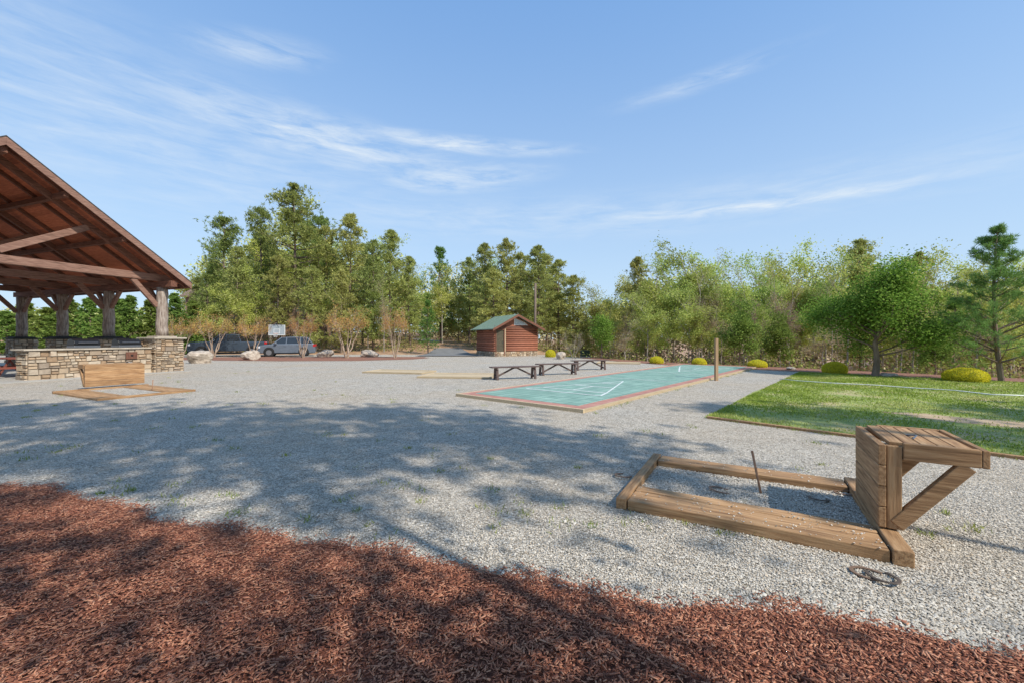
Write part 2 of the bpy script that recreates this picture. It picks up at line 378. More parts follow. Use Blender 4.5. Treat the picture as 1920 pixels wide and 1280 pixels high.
sheet('bark_bed',[(-27,30.5),(-22,29.6),(-16,28.4),(-11,28.8),(-7.4,31),(-6.6,33.5),(-7.6,35.4),(-14,35.6),(-22,35.4),(-28,34)],.012,M['barkbed'])
sheet('bark_strip',[LP(14.8,-1.5),LP(14.8,20),LP(17.2,20),LP(16.8,6),LP(17.6,-1),(9.6,27),(7.9,31),(6.6,34.2),(5.4,33),(7.2,28),(9.2,23.6)],.012,M['barkbed'])
cl=[(-5.5,36.5,3.0),(-6.2,41,2.2),(-7.2,47,1.6),(-8.8,54,1.5),(-11.5,62,1.5),(-17,72,1.5)]
mbx=MB(); vs=[];fs=[]
for i in range(41):
    t=i/40*(len(cl)-1); j=min(int(t),len(cl)-2); f=t-j
    x,y,w=[cl[j][q]*(1-f)+cl[j+1][q]*f for q in range(3)]
    for sx in (-1,1): vs.append((x+sx*w,y,float(hgt(x+sx*w,y))+.06))
for i in range(40): fs.append((2*i,2*i+1,2*i+3,2*i+2))
mbx.add(vs,fs); tag(mbx.build('driveway',M['asphalt']),kind='structure')
pp=[LP(0,.0),LP(0,3.2),LP(0,6.6),LP(0,10),LP(0,14)]
ee=empty('timber_edging',(*LP(0,0),0),0,'weathered timber edging along the near side of the lawn','edging')
for i in range(4):
    m_=MB(); a_=Vector((*pp[i],.012))-ee.location; b_=Vector((*pp[i+1],.012))-ee.location
    d_=(b_-a_).normalized()*.01
    m_.bar(a_+d_,b_-d_,.07,.06).build('timber',M['wood_x'],ee,.008)
ho=MB().tube([(*G(*p),.03) for p in [(1462,711),(1500,715),(1560,719),(1640,723),(1720,729),(1790,733),(1860,741),(1950,744)]],.018,6)
tag(ho.build('hose',M['hose'],None,0,True),'thin white hose lying across the lawn','hose')
# ---------------------------------------------------------------- horseshoe pits
def pit(O,ang,L,W,wn,wf,b0,b1,H,label,hh=.085,shelf_d=.55):
    t=empty('horseshoe_pit',(O[0],O[1],0),ang,label,'horseshoe pit')
    def plankrow(name,y0,y1,nb):
        m=MB(); w=(y1-y0)/nb
        for i in range(nb): m.box(.10,L-.11,y0+i*w+.003,y0+(i+1)*w-.003,.0,hh-.004*(i%2))
        m.build(name,M['wood_x'],t,.008)
    plankrow('walkway',0,wn,max(1,round(wn/.15))); plankrow('walkway',W-wf,W,max(1,round(wf/.15)))
    MB().box(0,.09,-.005,W+.005,0,hh+.01).build('end_timber',M['wood_y'],t,.008)
    MB().box(L-.10,L+.01,-.01,W+.01,0,hh+.02).build('cross_timber',M['wood_y'],t,.008)
    MB().box(.09,L-.1,wn+.002,W-wf-.002,-.02,.024).build('pit_fill',M['gravel'],t)
    xb=L-.06
    m=MB(); nb=4; hb=(H-.12)/nb
    for i in range(nb): m.box(xb-.045,xb,b0,b1,.12+i*hb+.002,.12+(i+1)*hb-.002)
    m.build('backboard',M['wood_y'],t,.006)
    for yy in (b0+.06,b1-.06):
        MB().box(xb+.003,xb+.09,yy-.05,yy+.05,.118,H-.006).build('post',M['wood_z'],t,.006)
    m=MB(); nb=5; w=(shelf_d-.02)/nb
    for i in range(nb): m.box(xb+.02+i*w+.004,xb+.02+(i+1)*w-.004,b0+.045,b1-.045,H-.012,H+.018)
    m.build('shelf',M['wood_y'],t,.004)
    MB().box(xb+.095,xb+.02+shelf_d,b0-.002,b0+.042,H-.10,H+.022).build('apron',M['wood_x'],t,.006)
    MB().box(xb+.095,xb+.02+shelf_d,b1-.042,b1+.002,H-.10,H+.022).build('apron',M['wood_x'],t,.006)
    MB().box(xb+.022+shelf_d,xb+.06+shelf_d,b0-.002,b1+.002,H-.10,H+.022).build('apron',M['wood_y'],t,.006)
    for yy in (b0+.03,b1-.03):
        MB().bar((xb+.06,yy,.15),(xb+shelf_d-.04,yy,H-.10),.06,.09).build('brace',M['wood_x'],t,.006)
    MB().tube([(xb+.12,(b0+b1)/2,H-.2),(xb+.4,(b0+b1)/2+.1,H-.05)],.008,8).build('rod',M['iron'],t)
    m=MB()
    m.tube([(xb+.2,b0+.22,H+.02),(xb+.24,b0+.3,H+.035),(xb+.2,b0+.38,H+.02)],.006,6)
    m.build('handle',M['steel'],t)
    return t
def stake(x,y,lx,ly,h,label):
    o=MB().tube([(0,0,-.1),(lx,ly,h)],.011,10).build('stake',M['stake'],None,0,True); o.location=(x,y,0)
    tag(o,label,'stake')
angn=math.atan2(-.497,.868)
pit((.925,3.70),angn,1.96,1.66,.44,.28,.33,1.10,.73,'large wooden horseshoe pit with a shelf behind its backboard, at the right front',.088,.47)
anr=math.atan2(.46,-.886)
pit((-9.13,12.0),anr,2.9,2.1,.62,.62,.1,1.48,.74,'distant wooden horseshoe pit with upright backboard near the stone counter',.05,.4)
stake(*G(1432,930),-.10,.02,.43,'thin rusty stake leaning inside the right front horseshoe pit')
stake(-10.3,11.9,.03,.0,.35,'short rusty stake in the distant horseshoe pit')
def shoe(x,y,z,ang,tilt,s,label,mt='iron'):
    pts=[]
    for i in range(17):
        t=-.15*math.pi+i/16*1.3*math.pi
        pts.append((math.cos(t)*.072*s,math.sin(t)*.092*s,0))
    pts=[(pts[0][0]-.01*s,pts[0][1]-.03*s,0)]+pts+[(pts[-1][0]+.01*s,pts[-1][1]-.03*s,0)]
    V=[];fs=[]; w=.0105*s;hh=.004
    n_=len(pts)
    for i,p in enumerate(pts):
        q=Vector(pts[min(i+1,n_-1)])-Vector(pts[max(i-1,0)]); q.normalize(); nn=Vector((-q.y,q.x,0))
        for a_,b_ in ((-w,-hh),(w,-hh),(w,hh),(-w,hh)): V.append(Vector(p)+nn*a_+Vector((0,0,b_)))
    for i in range(n_-1):
        for k in range(4): fs.append((4*i+k,4*i+(k+1)%4,4*i+4+(k+1)%4,4*i+4+k))
    fs+=[(0,1,2,3),(4*n_-1,4*n_-2,4*n_-3,4*n_-4)]
    o=MB().add(V,fs).build('horseshoe',M[mt],None,.002); o.location=(x,y,z); o.rotation_euler=(tilt,0,ang)
    tag(o,label,'horseshoe')
shoe(*G(1168,893),.018,2.2,.1,1,'rusty horseshoe on the gravel left of the right front pit')
shoe(*G(1350,920,.03),.045,1.2,.12,1,'rusty horseshoe inside the pit left of the leaning stake','iron')
shoe(*G(1535,936,.03),.045,2.6,.15,1,'dark horseshoe inside the pit close to the backboard','blackiron')
shoe(*G(1585,926,.03),.05,1.0,-.12,.9,'rusty horseshoe in the shade under the backboard')
shoe(*G(1655,1086),.022,2.9,.1,1.0,'big dark horseshoe on the gravel in front of the cross timber','blackiron')
shoe(*G(1628,1078),.014,.9,.0,.95,'flat rusty horseshoe beside the big dark one','iron')
# ---------------------------------------------------------------- court
ct=empty('shuffleboard_court',(.02,9.75,0),math.atan2(.76,.65),'long teal shuffleboard court with red tile border and white scoring lines','court')
m=MB(); m.box(0,17.1,-1.93,-1.87,-.02,.075); m.box(0,17.1,1.87,1.93,-.02,.075); m.box(-.06,0,-1.93,1.93,-.02,.078); m.box(17.1,17.16,-1.93,1.93,-.02,.078)
m.build('edge_board',M['padw'],ct,.006)
MB().box(0,17.1,-1.87,1.87,-.02,.07).build('tile_border',M['redtile'],ct)
MB().box(.32,16.8,-1.58,1.58,.0,.074).build('playing_surface',M['teal'],ct)
def ln_(m,p,q,w=.065):
    p=Vector((*p,.078));q=Vector((*q,.078)); d=(q-p).normalized(); n_=Vector((-d.y,d.x,0))*w/2
    m.add([p-n_,q-n_,q+n_,p+n_],[(0,1,2,3)])
def tri(m,f):
    a=f(5.8,0); b=f(2.6,1.05); c=f(2.6,-1.05)
    ln_(m,a,b);ln_(m,a,c,.05);ln_(m,b,c,.08); 
    ln_(m,f(4.85,.32),f(4.85,-.32),.08); ln_(m,f(3.75,.66),f(3.75,-.66),.08); ln_(m,f(3.73,0),f(2.63,0))
    ln_(m,f(2.6,1.05),f(2.0,1.2)); ln_(m,f(2.6,-1.05),f(2.0,-1.2)); ln_(m,f(2.0,1.2),f(2.0,-1.2),.08)
    ln_(m,f(6.7,1.5),f(6.7,-1.5))
def lift(m):
    for i in range(0,len(m.v),4):
        for k in range(4):
            x,y,z=m.v[i+k]; m.v[i+k]=(x,y,z+(i//4)*.0004)
m1=MB(); tri(m1,lambda x,y:(x,y)); lift(m1); m1.build('scoring_lines',M['linewhite'],ct)
m2=MB(); tri(m2,lambda x,y:(17.1-x,y)); lift(m2); m2.build('scoring_lines',M['linewhite'],ct)
o=MB().box(-.062,.062,-.04,.04,-.1,1.53).build('wooden_post',M['postw'],None,.008); o.location=(*G(1343,713),0); o.rotation_euler=(0,0,.3)
tag(o,'single upright tan wooden post beside the teal court','post')
def pad(px,py,sx,sy,rz,label):
    t=empty('ground_pad',(*G(px,py),0),rz,label,'pad')
    m=MB(); nb=6; w=(sy-.16)/nb
    for i in range(nb): m.box(-sx/2+.08,sx/2-.08,-sy/2+.08+i*w+.004,-sy/2+.08+(i+1)*w-.004,0,.05)
    m.build('deck_boards',M['padw'],t)
    m=MB(); m.box(-sx/2,sx/2,-sy/2,-sy/2+.08,0,.07); m.box(-sx/2,sx/2,sy/2-.08,sy/2,0,.07); m.box(-sx/2,-sx/2+.08,-sy/2+.082,sy/2-.082,0,.068); m.box(sx/2-.08,sx/2,-sy/2+.082,sy/2-.082,0,.068)
    m.build('rim_board',M['padw'],t,.006)
pad(750,697.5,2.9,1.5,-.25,'low tan wooden pad left of the other pad, nearest the bark bed')
pad(862,705,2.9,1.9,-.15,'low tan wooden pad just left of the nearest bench')
pad(1160,680.5,2.6,1.6,-.3,'low tan wooden pad beyond the farthest bench')
def bench(x,y,rz,label,proto=[]):
    t=empty('bench',(x,y,0),rz,label,'bench','backless benches beside the court')
    if proto:
        for c_ in proto[0].children: 
            d_=c_.copy(); col.objects.link(d_); d_.parent=t
        return t
    L=1.95
    m=MB()
    for i in range(3): m.box(-L/2,L/2,-.2+i*.137,-.2+i*.137+.128,.445,.485)
    m.build('seat',M['bench'],t,.006)
    for sx in (-1,1):
        x_=sx*(L/2-.22); m=MB()
        m.bar((x_,-.17,0),(x_,-.12,.39),.09,.045,(0,1,0)); m.bar((x_,.17,0),(x_,.12,.39),.09,.045,(0,1,0)); m.bar((x_+sx*.003,-.19,.415),(x_+sx*.003,.19,.415),.05,.06)
        m.bar((x_+sx*.004,-.16,.10),(x_+sx*.004,.16,.10),.045,.07)
        m.build('leg',M['bench'],t,.004)
        MB().bar((sx*.06,0,.43),(sx*(L/2-.26),0,.12),.05,.06).build('brace',M['bench'],t,.004)
    MB().box(-.09,.09,-.18,.18,.41,.442).build('cleat',M['bench'],t)
    proto.append(t); return t
ab=math.atan2(.35,.94)
bench(*G(966,710),ab,'backless dark bench nearest the viewer in the row of three')
bench(*G(1046,702),ab,'middle backless dark bench in the row of three')
bench(*G(1106,693),ab,'farthest backless dark bench in the row of three')
# ---------------------------------------------------------------- stonework
def stones(m,p0,p1,z0,z1,out,dep=.07):
    p0=Vector((*p0,0));p1=Vector((*p1,0)); L=(p1-p0).length; d=(p1-p0)/L; nrm=Vector((*out,0)).normalized()
    cells=[]
    z=z0
    while z<z1-.02:
        h=min(random.uniform(.13,.24),z1-z)
        if z1-z-h<.10: h=z1-z
        s=0
        while s<L-.01:
            w=min(random.uniform(.14,.40),L-s)
            if L-s-w<.12: w=L-s
            r=random.random()
            if h>.12 and r<.55:
                k=random.uniform(.35,.65); cells+= [(s,s+w,z,z+h*k),(s,s+w,z+h*k,z+h)] if w<.3 else [(s,s+w*.55,z,z+h*k),(s+w*.55,s+w,z,z+h*k),(s,s+w*.4,z+h*k,z+h),(s+w*.4,s+w,z+h*k,z+h)]
            else: cells.append((s,s+w,z,z+h))
            s+=w
        z+=h
    g=.006; J=lambda:random.uniform(0,.018)
    for s0,s1,lo,hi in cells:
        pr=random.uniform(.02,dep)
        q=[(s0+g,lo+g),(s1-g,lo+g),(s1-g,hi-g),(s0+g,hi-g)]
        r_=[(s0+g+.004+J(),lo+g+.004+J()),(s1-g-.004-J(),lo+g+.004+J()),(s1-g-.004-J(),hi-g-.004-J()),(s0+g+.004+J(),hi-g-.004-J())]
        vs=[]
        for (a_,b_) in q: v=p0+d*a_-nrm*.02; vs.append((v.x,v.y,b_))
        for (a_,b_) in r_: v=p0+d*a_+nrm*(pr+random.uniform(-.012,.012)); vs.append((v.x,v.y,b_))
        m.add(vs,[(3,2,1,0),(4,5,6,7),(0,1,5,4),(1,2,6,5),(2,3,7,6),(3,0,4,7)])
def stonebox(parent,x0,x1,y0,y1,z0,z1,name):
    c=MB().box(x0,x1,y0,y1,z0,z1).build(name,M['mortar'],parent)
    m=MB()
    stones(m,(x0,y0),(x1,y0),z0,z1,(0,-1)); stones(m,(x1,y0),(x1,y1),z0,z1,(1,0)); stones(m,(x1,y1),(x0,y1),z0,z1,(0,1)); stones(m,(x0,y1),(x0,y0),z0,z1,(-1,0))
    m.build('stone_facing',M['stone'],c)
    return c
# ---------------------------------------------------------------- pavilion
C0=(-16.15,19.2); PR=math.atan2(-.35,.94)
pv=empty('pavilion',(*C0,0),PR,'open timber pavilion with gable roof on thick log posts','pavilion')
YR=-5.19; EV=3.87; PT=.72
def zu(y): return EV+PT*((.6-y) if y>=YR else (y-(2*YR-.6)))
zr=zu(YR)
def slope(x0,x1,ya,yb,t0,t1,mb):
    mb.add([(x0,ya,zu(ya)+t0),(x1,ya,zu(ya)+t0),(x1,yb,zu(yb)+t0),(x0,yb,zu(yb)+t0),(x0,ya,zu(ya)+t1),(x1,ya,zu(ya)+t1),(x1,yb,zu(yb)+t1),(x0,yb,zu(yb)+t1)],MB.BF)
for (ya,yb) in ((.6,YR+.001),(2*YR-.6,YR-.001)):
    m=MB(); n_=36
    for i in range(n_):
        a_=ya+(yb-ya)*i/n_; b_=ya+(yb-ya)*(i+1)/n_-.006*(1 if yb>ya else -1)
        slope(-13.3,.98,a_,b_,.22,.25,m)
    m.build('roof_deck',M['deck'],pv)
    m=MB(); slope(-13.34,1.05,ya+(.04 if ya>0 else -.04),yb,.255,.30,m); m.build('roof_covering',M['shingle'],pv)
    for xx in (1.0,-13.33):
        m=MB(); slope(xx-.0,xx+.045,ya+(.03 if ya>0 else -.03),yb,-.02,.25,m); m.build('barge_board',M['truss_y'],pv,.004)
    m=MB(); slope(-13.32,.998,ya+(.045 if ya>0 else -.045),ya+(.002 if ya>0 else -.002),.02,.25,m); m.build('fascia',M['dark_x'],pv)
    for i in range(8):
        x_=.55-i*1.9
        m=MB(); slope(x_-.06,x_+.06,ya,yb,.06,.218,m); m.build('rafter',M['dark_y'],pv,.004)
for s_ in (1,-1):
    yb=0 if s_==1 else 2*YR
    MB().box(-12.9,.85,yb-.13,yb+.13,3.86,4.13).build('plate_beam',M['dark_x'],pv,.01)
    for f_ in (.36,.7):
        yy=yb+(YR-yb)*f_
        MB().box(-12.9,.9,yy-.08,yy+.08,zu(yy)-.13,zu(yy)+.058).build('purlin',M['dark_x'],pv,.008)
MB().box(-12.9,.9,YR-.09,YR+.09,zr-.25,zr+.1).build('ridge_beam',M['dark_x'],pv,.008)
for k in range(4):
    x=-4.1*k
    MB().box(x-.11,x+.11,2*YR-.5,.45,4.14,4.44).build('tie_beam',M['truss_y'],pv,.012)
    MB().box(x-.10,x+.10,YR-.13,YR+.13,4.443,zr-.03).build('king_post',M['truss_z'],pv,.01)
    for s_ in (1,-1):
        yb=0 if s_==1 else 2*YR
        y1=YR+s_*2.55
        MB().bar((x,YR+s_*.15,4.60),(x,y1,zu(y1)-.22),.16,.24,(0,0,1)).build('strut',M['truss_y'],pv,.01)
        m=MB(); m.bar((x,yb+s_*.42,zu(yb+s_*.42)-.10),(x,YR+s_*.12,zu(YR+s_*.12)-.10),.17,.20); m.build('principal_rafter',M['dark_y'],pv,.01)
        pts=[];rr=[]
        for i in range(9):
            t=i/8; pts.append((x+.012*math.sin(i*2.1+k),yb+.012*math.cos(i*1.7+k),1.62+t*2.24)); rr.append(.23-.02*t+.010*math.sin(i*3+k))
        MB().tube(pts,rr,14).build('post',M['log'],pv,0,True)
        MB().bar((x,yb-s_*.2,3.0),(x,yb-s_*1.15,4.14),.14,.19).build('knee_brace',M['truss_y'],pv,.008)
        for q in (-1,1):
            if (k==0 and q==1) or (k==3 and q==-1): continue
            MB().bar((x+q*.2,yb,3.05),(x+q*.95,yb,3.86),.13,.18).build('knee_brace',M['truss_x'],pv,.008)
        pr_=.45 if not (k==0 and s_==1) else .55
        stonebox(pv,x-pr_,x+pr_,yb-pr_,yb+pr_,0,1.5,'pier')
        m=MB(); e_=pr_+.11; m.box(x-e_,x+e_,yb-e_,yb+e_,1.502,1.57); m.box(x-.4,x+.4,yb-.4,yb+.4,1.572,1.63)
        m.build('pier_cap',M['cap'] if (k==0) else M['darkcap'],pv,.015)
MB().box(-13.2,.9,2*YR-.7,.7,-.03,.035).build('concrete_slab',mat('concrete',[(.32,.30,.27),(.42,.40,.36)],nscale=2),pv)
ctr=empty('stone_counter',(*C0,0),PR,'stacked stone counter under the front of the pavilion','counter')
stonebox(ctr,-.35,.38,-4.45,-.66,0,1.08,'counter_base')
m=MB(); m.box(-.47,.48,-4.58,-.66,1.082,1.14); m.build('countertop',M['cap'],ctr,.01)
o=MB().box(.44,.475,-1.6,-1.2,.66,.96).build('access_door',M['dark_z'],ctr,.006)
MB().box(.476,.49,-1.44,-1.36,.78,.84).build('access_handle',M['black'],o)
def grill(lx,ly,label):
    c,s=math.cos(PR),math.sin(PR)
    t=empty('grill',(C0[0]+c*lx-s*ly,C0[1]+s*lx+c*ly,1.14),PR+math.pi/2,label,'grill')
    MB().box(-.4,.4,-.28,.28,.002,.10).build('firebox',M['steel'],t,.01)
    prof=[(-.27,.102),(-.27,.2),(-.2,.31),(-.08,.37),(.1,.37),(.24,.27),(.27,.102)]
    m=MB(); m.add([(-.4,a,b) for a,b in prof]+[(.4,a,b) for a,b in prof],[tuple(range(7)),tuple(range(13,6,-1))]+[(i,(i+1)%7,(i+1)%7+7,i+7) for i in range(7)])
    h_=m.build('lid',M['black'],t,.02)
    MB().tube([(-.3,-.31,.22),(.3,-.31,.22)],.015,8).build('handle',M['steel'],h_)
grill(0,-1.35,'black lidded grill on the stone counter nearest the corner post')
grill(0,-2.75,'black lidded grill at the middle of the stone counter')
def picnic(x,y,rz,label):
    t=empty('picnic_table',(x,y,0.036),rz,label,'picnic table')
    m=MB()
    for i in range(5): m.box(-.95,.95,-.37+i*.15,-.37+i*.15+.14,.70,.74)
    m.build('tabletop',M['red_wood'],t,.005)
    for s_ in (-1,1):
        m=MB()
        for i in range(2): m.box(-.95,.95,s_*.68-.14+i*.145,s_*.68-.14+i*.145+.135,.41,.45)
        m.build('seat',M['red_wood'],t,.005)
        m=MB(); X=s_*.65; m.bar((X,-.55,0),(X,-.2,.695),.05,.09,(1,0,0)); m.bar((X+.0,.55,0),(X+.0,.2,.695),.05,.09,(1,0,0)); m.bar((X+.052,-.8,.37),(X+.052,.8,.37),.045,.08)
        m.build('leg',M['red_wood'],t,.004)
picnic(-19.7,16.3,PR,'red brown picnic table at the left edge beside the stone counter')
# ---------------------------------------------------------------- shed
sh=empty('log_shed',(-1.48,36.0,0),math.atan2(.47,.88),'small red log shed with green gable roof and dark door','shed')
SW,SD,SH=4.3,3.9,2.5; RX=2.0; RZ=3.55
stonebox(sh,0,SW,0,SD,0,.42,'foundation')
d0,d1=.14,.86
def logs(mb,axis,fixed,a0,a1,z):
    r=.115
    if axis=='x': mb.tube([(a0,fixed,z),(a1,fixed,z)],r,8)
    else: mb.tube([(fixed,a0,z),(fixed,a1,z)],r,8)
MB().box(.05,SW-.05,.06,SD-.05,.42,SH-.02).build('wall_core',M['mortar'],sh)
mf=MB();ms=MB();mr=MB();mk=MB(); z=.42+.11
while z<SH-.02:
    logs(mf,'x',.06,d1+.18,SW+.03,z); logs(mk,'x',SD-.05,-.03,SW+.03,z)
    logs(ms,'y',.05,.0,SD,z+.003); logs(mr,'y',SW-.05,0,SD,z+.003)
    z+=.205
mf.build('front_wall',M['logwall'],sh,0,True); mk.build('rear_wall',M['logwall'],sh,0,True); ms.build('side_wall',M['logwall_y'],sh,0,True); mr.build('side_wall',M['logwall_y'],sh,0,True)
def rz_(x): return SH+ (RZ-SH)*(x/RX if x<RX else (SW-x)/(SW-RX))
m=MB(); m.prism([(.05,SH),(SW-.05,SH),(RX,RZ-.05)],.03,.12); m.build('gable',M['logwall'],sh)
MB().prism([(.05,SH),(SW-.05,SH),(RX,RZ-.05)],SD-.12,SD-.03).build('gable',M['logwall'],sh)
w_=MB().prism([(RX-.1,SH+.22),(RX+1.35,SH+.22),(RX+.95,SH+.50),(RX-.1,SH+.86)],.0,.028).build('gable_window',M['white'],sh)
MB().prism([(RX-.03,SH+.28),(RX+1.2,SH+.28),(RX+.9,SH+.47),(RX-.03,SH+.77)],-.014,-.002).build('pane',M['skyglass'],w_)
MB().box(-.06,SW+.06,-.06,.02,SH-.07,SH+.12).build('gable_beam',M['dark_x'],sh,.01)
for (xa,xb) in ((-.45,RX),(SW+.45,RX)):
    def zr_(x): return rz_(x) if 0<=x<=SW else (SH+(RZ-SH)*x/RX if x<0 else SH+(RZ-SH)*(SW-x)/(SW-RX))
    m=MB(); za,zb=zr_(xa)+.03,zr_(xb)+.03
    m.add([(xa,-.55,za),(xb,-.55,zb),(xb,SD+.4,zb),(xa,SD+.4,za),(xa,-.55,za+.07),(xb,-.55,zb+.07),(xb,SD+.4,zb+.07),(xa,SD+.4,za+.07)],MB.BF)
    r_=m.build('roof',M['greenroof'],sh)
    m=MB()
    m.add([(xa,-.60,za-.12),(xb,-.60,zb-.12),(xb,-.553,zb-.12),(xa,-.553,za-.12),(xa,-.60,za+.085),(xb,-.60,zb+.085),(xb,-.553,zb+.085),(xa,-.553,za+.085)],MB.BF)
    m.build('rake_board',M['dark_x'],r_)
    m=MB()
    for i in range(12):
        y=-.4+i*.4
        m.bar((xa,y,za+.085),(xb,y,zb+.085),.03,.035)
    m.build('ribs',M['greenroof'],r_)
dr=MB().box(d0,d1,.02,.055,.05,2.28).build('door',mat('dark_door',[(.06,.05,.035),(.11,.095,.06)]),sh,.004)
MB().tube([(d1-.09,-.01,1.1),(d1-.09,-.01,1.25)],.02,6).build('handle',M['steel'],dr)
m=MB(); m.box(d0-.1,d0-.003,-.05,.06,.05,2.38); m.box(d1+.003,d1+.09,-.05,.06,.05,2.38); m.box(d0,d1,-.05,.06,2.285,2.38); m.build('door_frame',M['dark_z'],sh,.004)
MB().box(d1+.094,d1+.19,-.03,.06,.42,2.40).build('side_panel',M['padw'],sh)
o=MB().tube([(0,0,-.3),(.02,0,3.5),(.05,0,7.1)],[.15,.13,.11],10).build('utility_pole',M['bark'],None,0,True); o.location=(DX(1003,42),42,0)
tag(o,'tall bare wooden pole rising behind the log shed','pole')
o=empty('utility_box',(DX(1097,33.5),33.5,0),.2,'small dark green utility box right of the shed','utility box')
MB().box(-.35,.35,-.25,.25,0,.12).build('base',M['cap'],o,.01); MB().prism([(-.33,.12),(.33,.12),(.33,.55),(.27,.62),(-.27,.62),(-.33,.55)],-.23,.23).build('cabinet',mat('green_cabinet',[(.03,.05,.035)]),o,.01)
# ---------------------------------------------------------------- vehicles
def cyl_y(m,x,z,y0,y1,r,n=20): m.tube([(x,y0,z),(x,y1,z)],r,n)
def vehicle(name,loc,rz,label,cat,paint,L,W,lower,green,roofp,wheels,wr,extra):
    t=empty(name,(loc[0],loc[1],float(hgt(*loc[:2]))+.0),rz,label,cat)
    MB().prism(lower,-W/2,W/2).build('body',paint,t,.07)
    n_=len(green); wi=W/2-.05; wt=W/2-.2; zb=min(z for _,z in green); zt=max(z for _,z in green)
    vs=[];
    for sgn in (-1,1):
        for x,z in green: 
            f=(z-zb)/(zt-zb); vs.append((x,sgn*(wi*(1-f)+wt*f),z))
    MB().add(vs,[tuple(range(n_)),tuple(range(2*n_-1,n_-1,-1))]+[(i,(i+1)%n_,(i+1)%n_+n_,i+n_) for i in range(n_)]).build('windows',M['glass'],t,.02)
    m=MB().prism(roofp,-wt-.01,wt+.01); m.build('roof',paint,t,.03)
    m=MB()
    for (x0,x1) in extra['pillars']:
        for s_ in (-1,1): m.bar((x0,s_*(wi+.005),zb-.01),(x1,s_*(wt+.012),zt+.01),.06,.07,(1,0,0))
    m.build('pillars',paint,t)
    for x in wheels:
        for s_ in (-1,1):
            m=MB(); cyl_y(m,x,wr+.03,s_*(W/2-.2),s_*(W/2+.008),wr+.06); m.build('wheel_arch',M['rubber'],t)
            m=MB(); cyl_y(m,x,wr,s_*(W/2-.18),s_*(W/2+.025),wr); w_=m.build('wheel',M['rubber'],t,.02)
            m=MB(); cyl_y(m,x,wr,s_*(W/2+.0),s_*(W/2+.035),wr*.62,10); m.build('rim',M['rim'],w_)
    xf=extra['front']; zf=extra['hz']
    for s_ in (-1,1):
        MB().box(xf-.25,xf+.015,s_*W/2-s_*.42 if s_>0 else -W/2-.008,s_*W/2+.008 if s_>0 else -W/2+.42,zf-.08,zf+.08).build('headlight',M['lamp'],t,.02)
        MB().box(-L/2-.015,-L/2+.2,min(s_*(W/2-.3),s_*(W/2+.008)),max(s_*(W/2-.3),s_*(W/2+.008)),zf+.02,zf+.24).build('taillight',M['redlamp'],t,.02)
        m=MB(); m.box(extra['mirror']-.1,extra['mirror']+.08,min(s_*(W/2-.02),s_*(W/2+.2)),max(s_*(W/2-.02),s_*(W/2+.2)),zb,zb+.16); m.build('mirror',paint,t,.03)
        m=MB()
        for hx in extra['handles']: m.box(hx-.1,hx+.1,min(s_*W/2,s_*(W/2+.03)),max(s_*W/2,s_*(W/2+.03)),zb-.18,zb-.14)
        m.build('door_handle',paint,t)
    MB().box(xf-.1,xf+.02,-W/2+.46,W/2-.46,zf-.14,zf+.08).build('grille',M['black'],t,.01)
    MB().box(xf-.1,xf+.03,-W/2+.15,W/2-.15,.28,.45).build('bumper',M['black'],t,.02)
    m=MB(); m.box(-L/2+.5,L/2-.5,-W/2-.012,W/2+.012,.22,.33); m.build('sill',M['black'],t)
    return t
lowS=[(-2.2,.28),(2.2,.28),(2.27,.5),(2.24,.82),(2.05,.96),(1.1,1.06),(.9,1.08),(-2.1,1.10),(-2.24,.9),(-2.27,.5)]
grS=[(1.15,1.05),(.35,1.60),(-1.55,1.64),(-2.15,1.08)]
rfS=[(.42,1.585),(.3,1.65),(-.5,1.70),(-1.5,1.67),(-1.75,1.60),(-1.5,1.60)]
vehicle('parked_suv',(DX(540,37.0),37.0),math.radians(180+22),'grey blue compact suv parked in front of the basketball hoop','car',M['suv'],4.5,1.86,lowS,grS,rfS,(1.35,-1.32),.36,
 dict(pillars=[(1.12,.36),(.05,.0),(-1.1,-1.05),(-2.1,-1.55)],front=2.25,hz=.80,mirror=.85,handles=(.1,-.85)))
lowP=[(-2.9,.45),(2.85,.42),(2.95,.6),(2.93,1.12),(2.7,1.22),(1.35,1.28),(.95,1.28),(-.85,1.28),(-.9,1.28),(-2.93,1.28),(-2.95,.6)]
grP=[(1.35,1.26),(.65,1.84),(-.75,1.86),(-1.0,1.27)]
rfP=[(.7,1.82),(.5,1.90),(-.4,1.93),(-.75,1.90),(-.85,1.82)]
tp=vehicle('parked_pickup',(DX(432,37.2),37.2),math.radians(180+24),'dark blue pickup truck parked left of the grey suv','pickup truck',M['truck'],5.85,2.0,lowP,grP,rfP,(1.9,-1.8),.41,
 dict(pillars=[(1.3,.66),(.15,.12),(-.95,-.75)],front=2.94,hz=1.0,mirror=1.05,handles=(.25,-.6)))
MB().box(-2.85,-1.05,-.86,.86,1.282,1.30).build('bed_cover',M['rubber'],tp)
bx,by=DX(519,43),43; bz=float(hgt(bx,by))
t=empty('basketball_hoop',(bx,by,bz),math.radians(8),'basketball hoop with pale backboard behind the parked suv','basketball hoop')
ZB=ZT(619,by)-bz
MB().box(-.78,.78,0,.04,ZB-.5,ZB+.5).build('backboard',mat('backboard_panel',[(.34,.38,.40)],rough=.3),t)
m=MB()
for a_ in ((-.80,.80,ZB+.48,ZB+.53),(-.80,.80,ZB-.53,ZB-.48)): m.box(a_[0],a_[1],-.01,.05,a_[2],a_[3])
for x_ in (-.80,.75): m.box(x_,x_+.05,-.012,.052,ZB-.478,ZB+.478)
for a_ in ((-.3,.3,ZB+.08,ZB+.12),(-.3,.3,ZB-.34,ZB-.30)): m.box(a_[0],a_[1],-.006,0,a_[2],a_[3])
for x_ in (-.3,.26): m.box(x_,x_+.04,-.006,0,ZB-.298,ZB+.078)
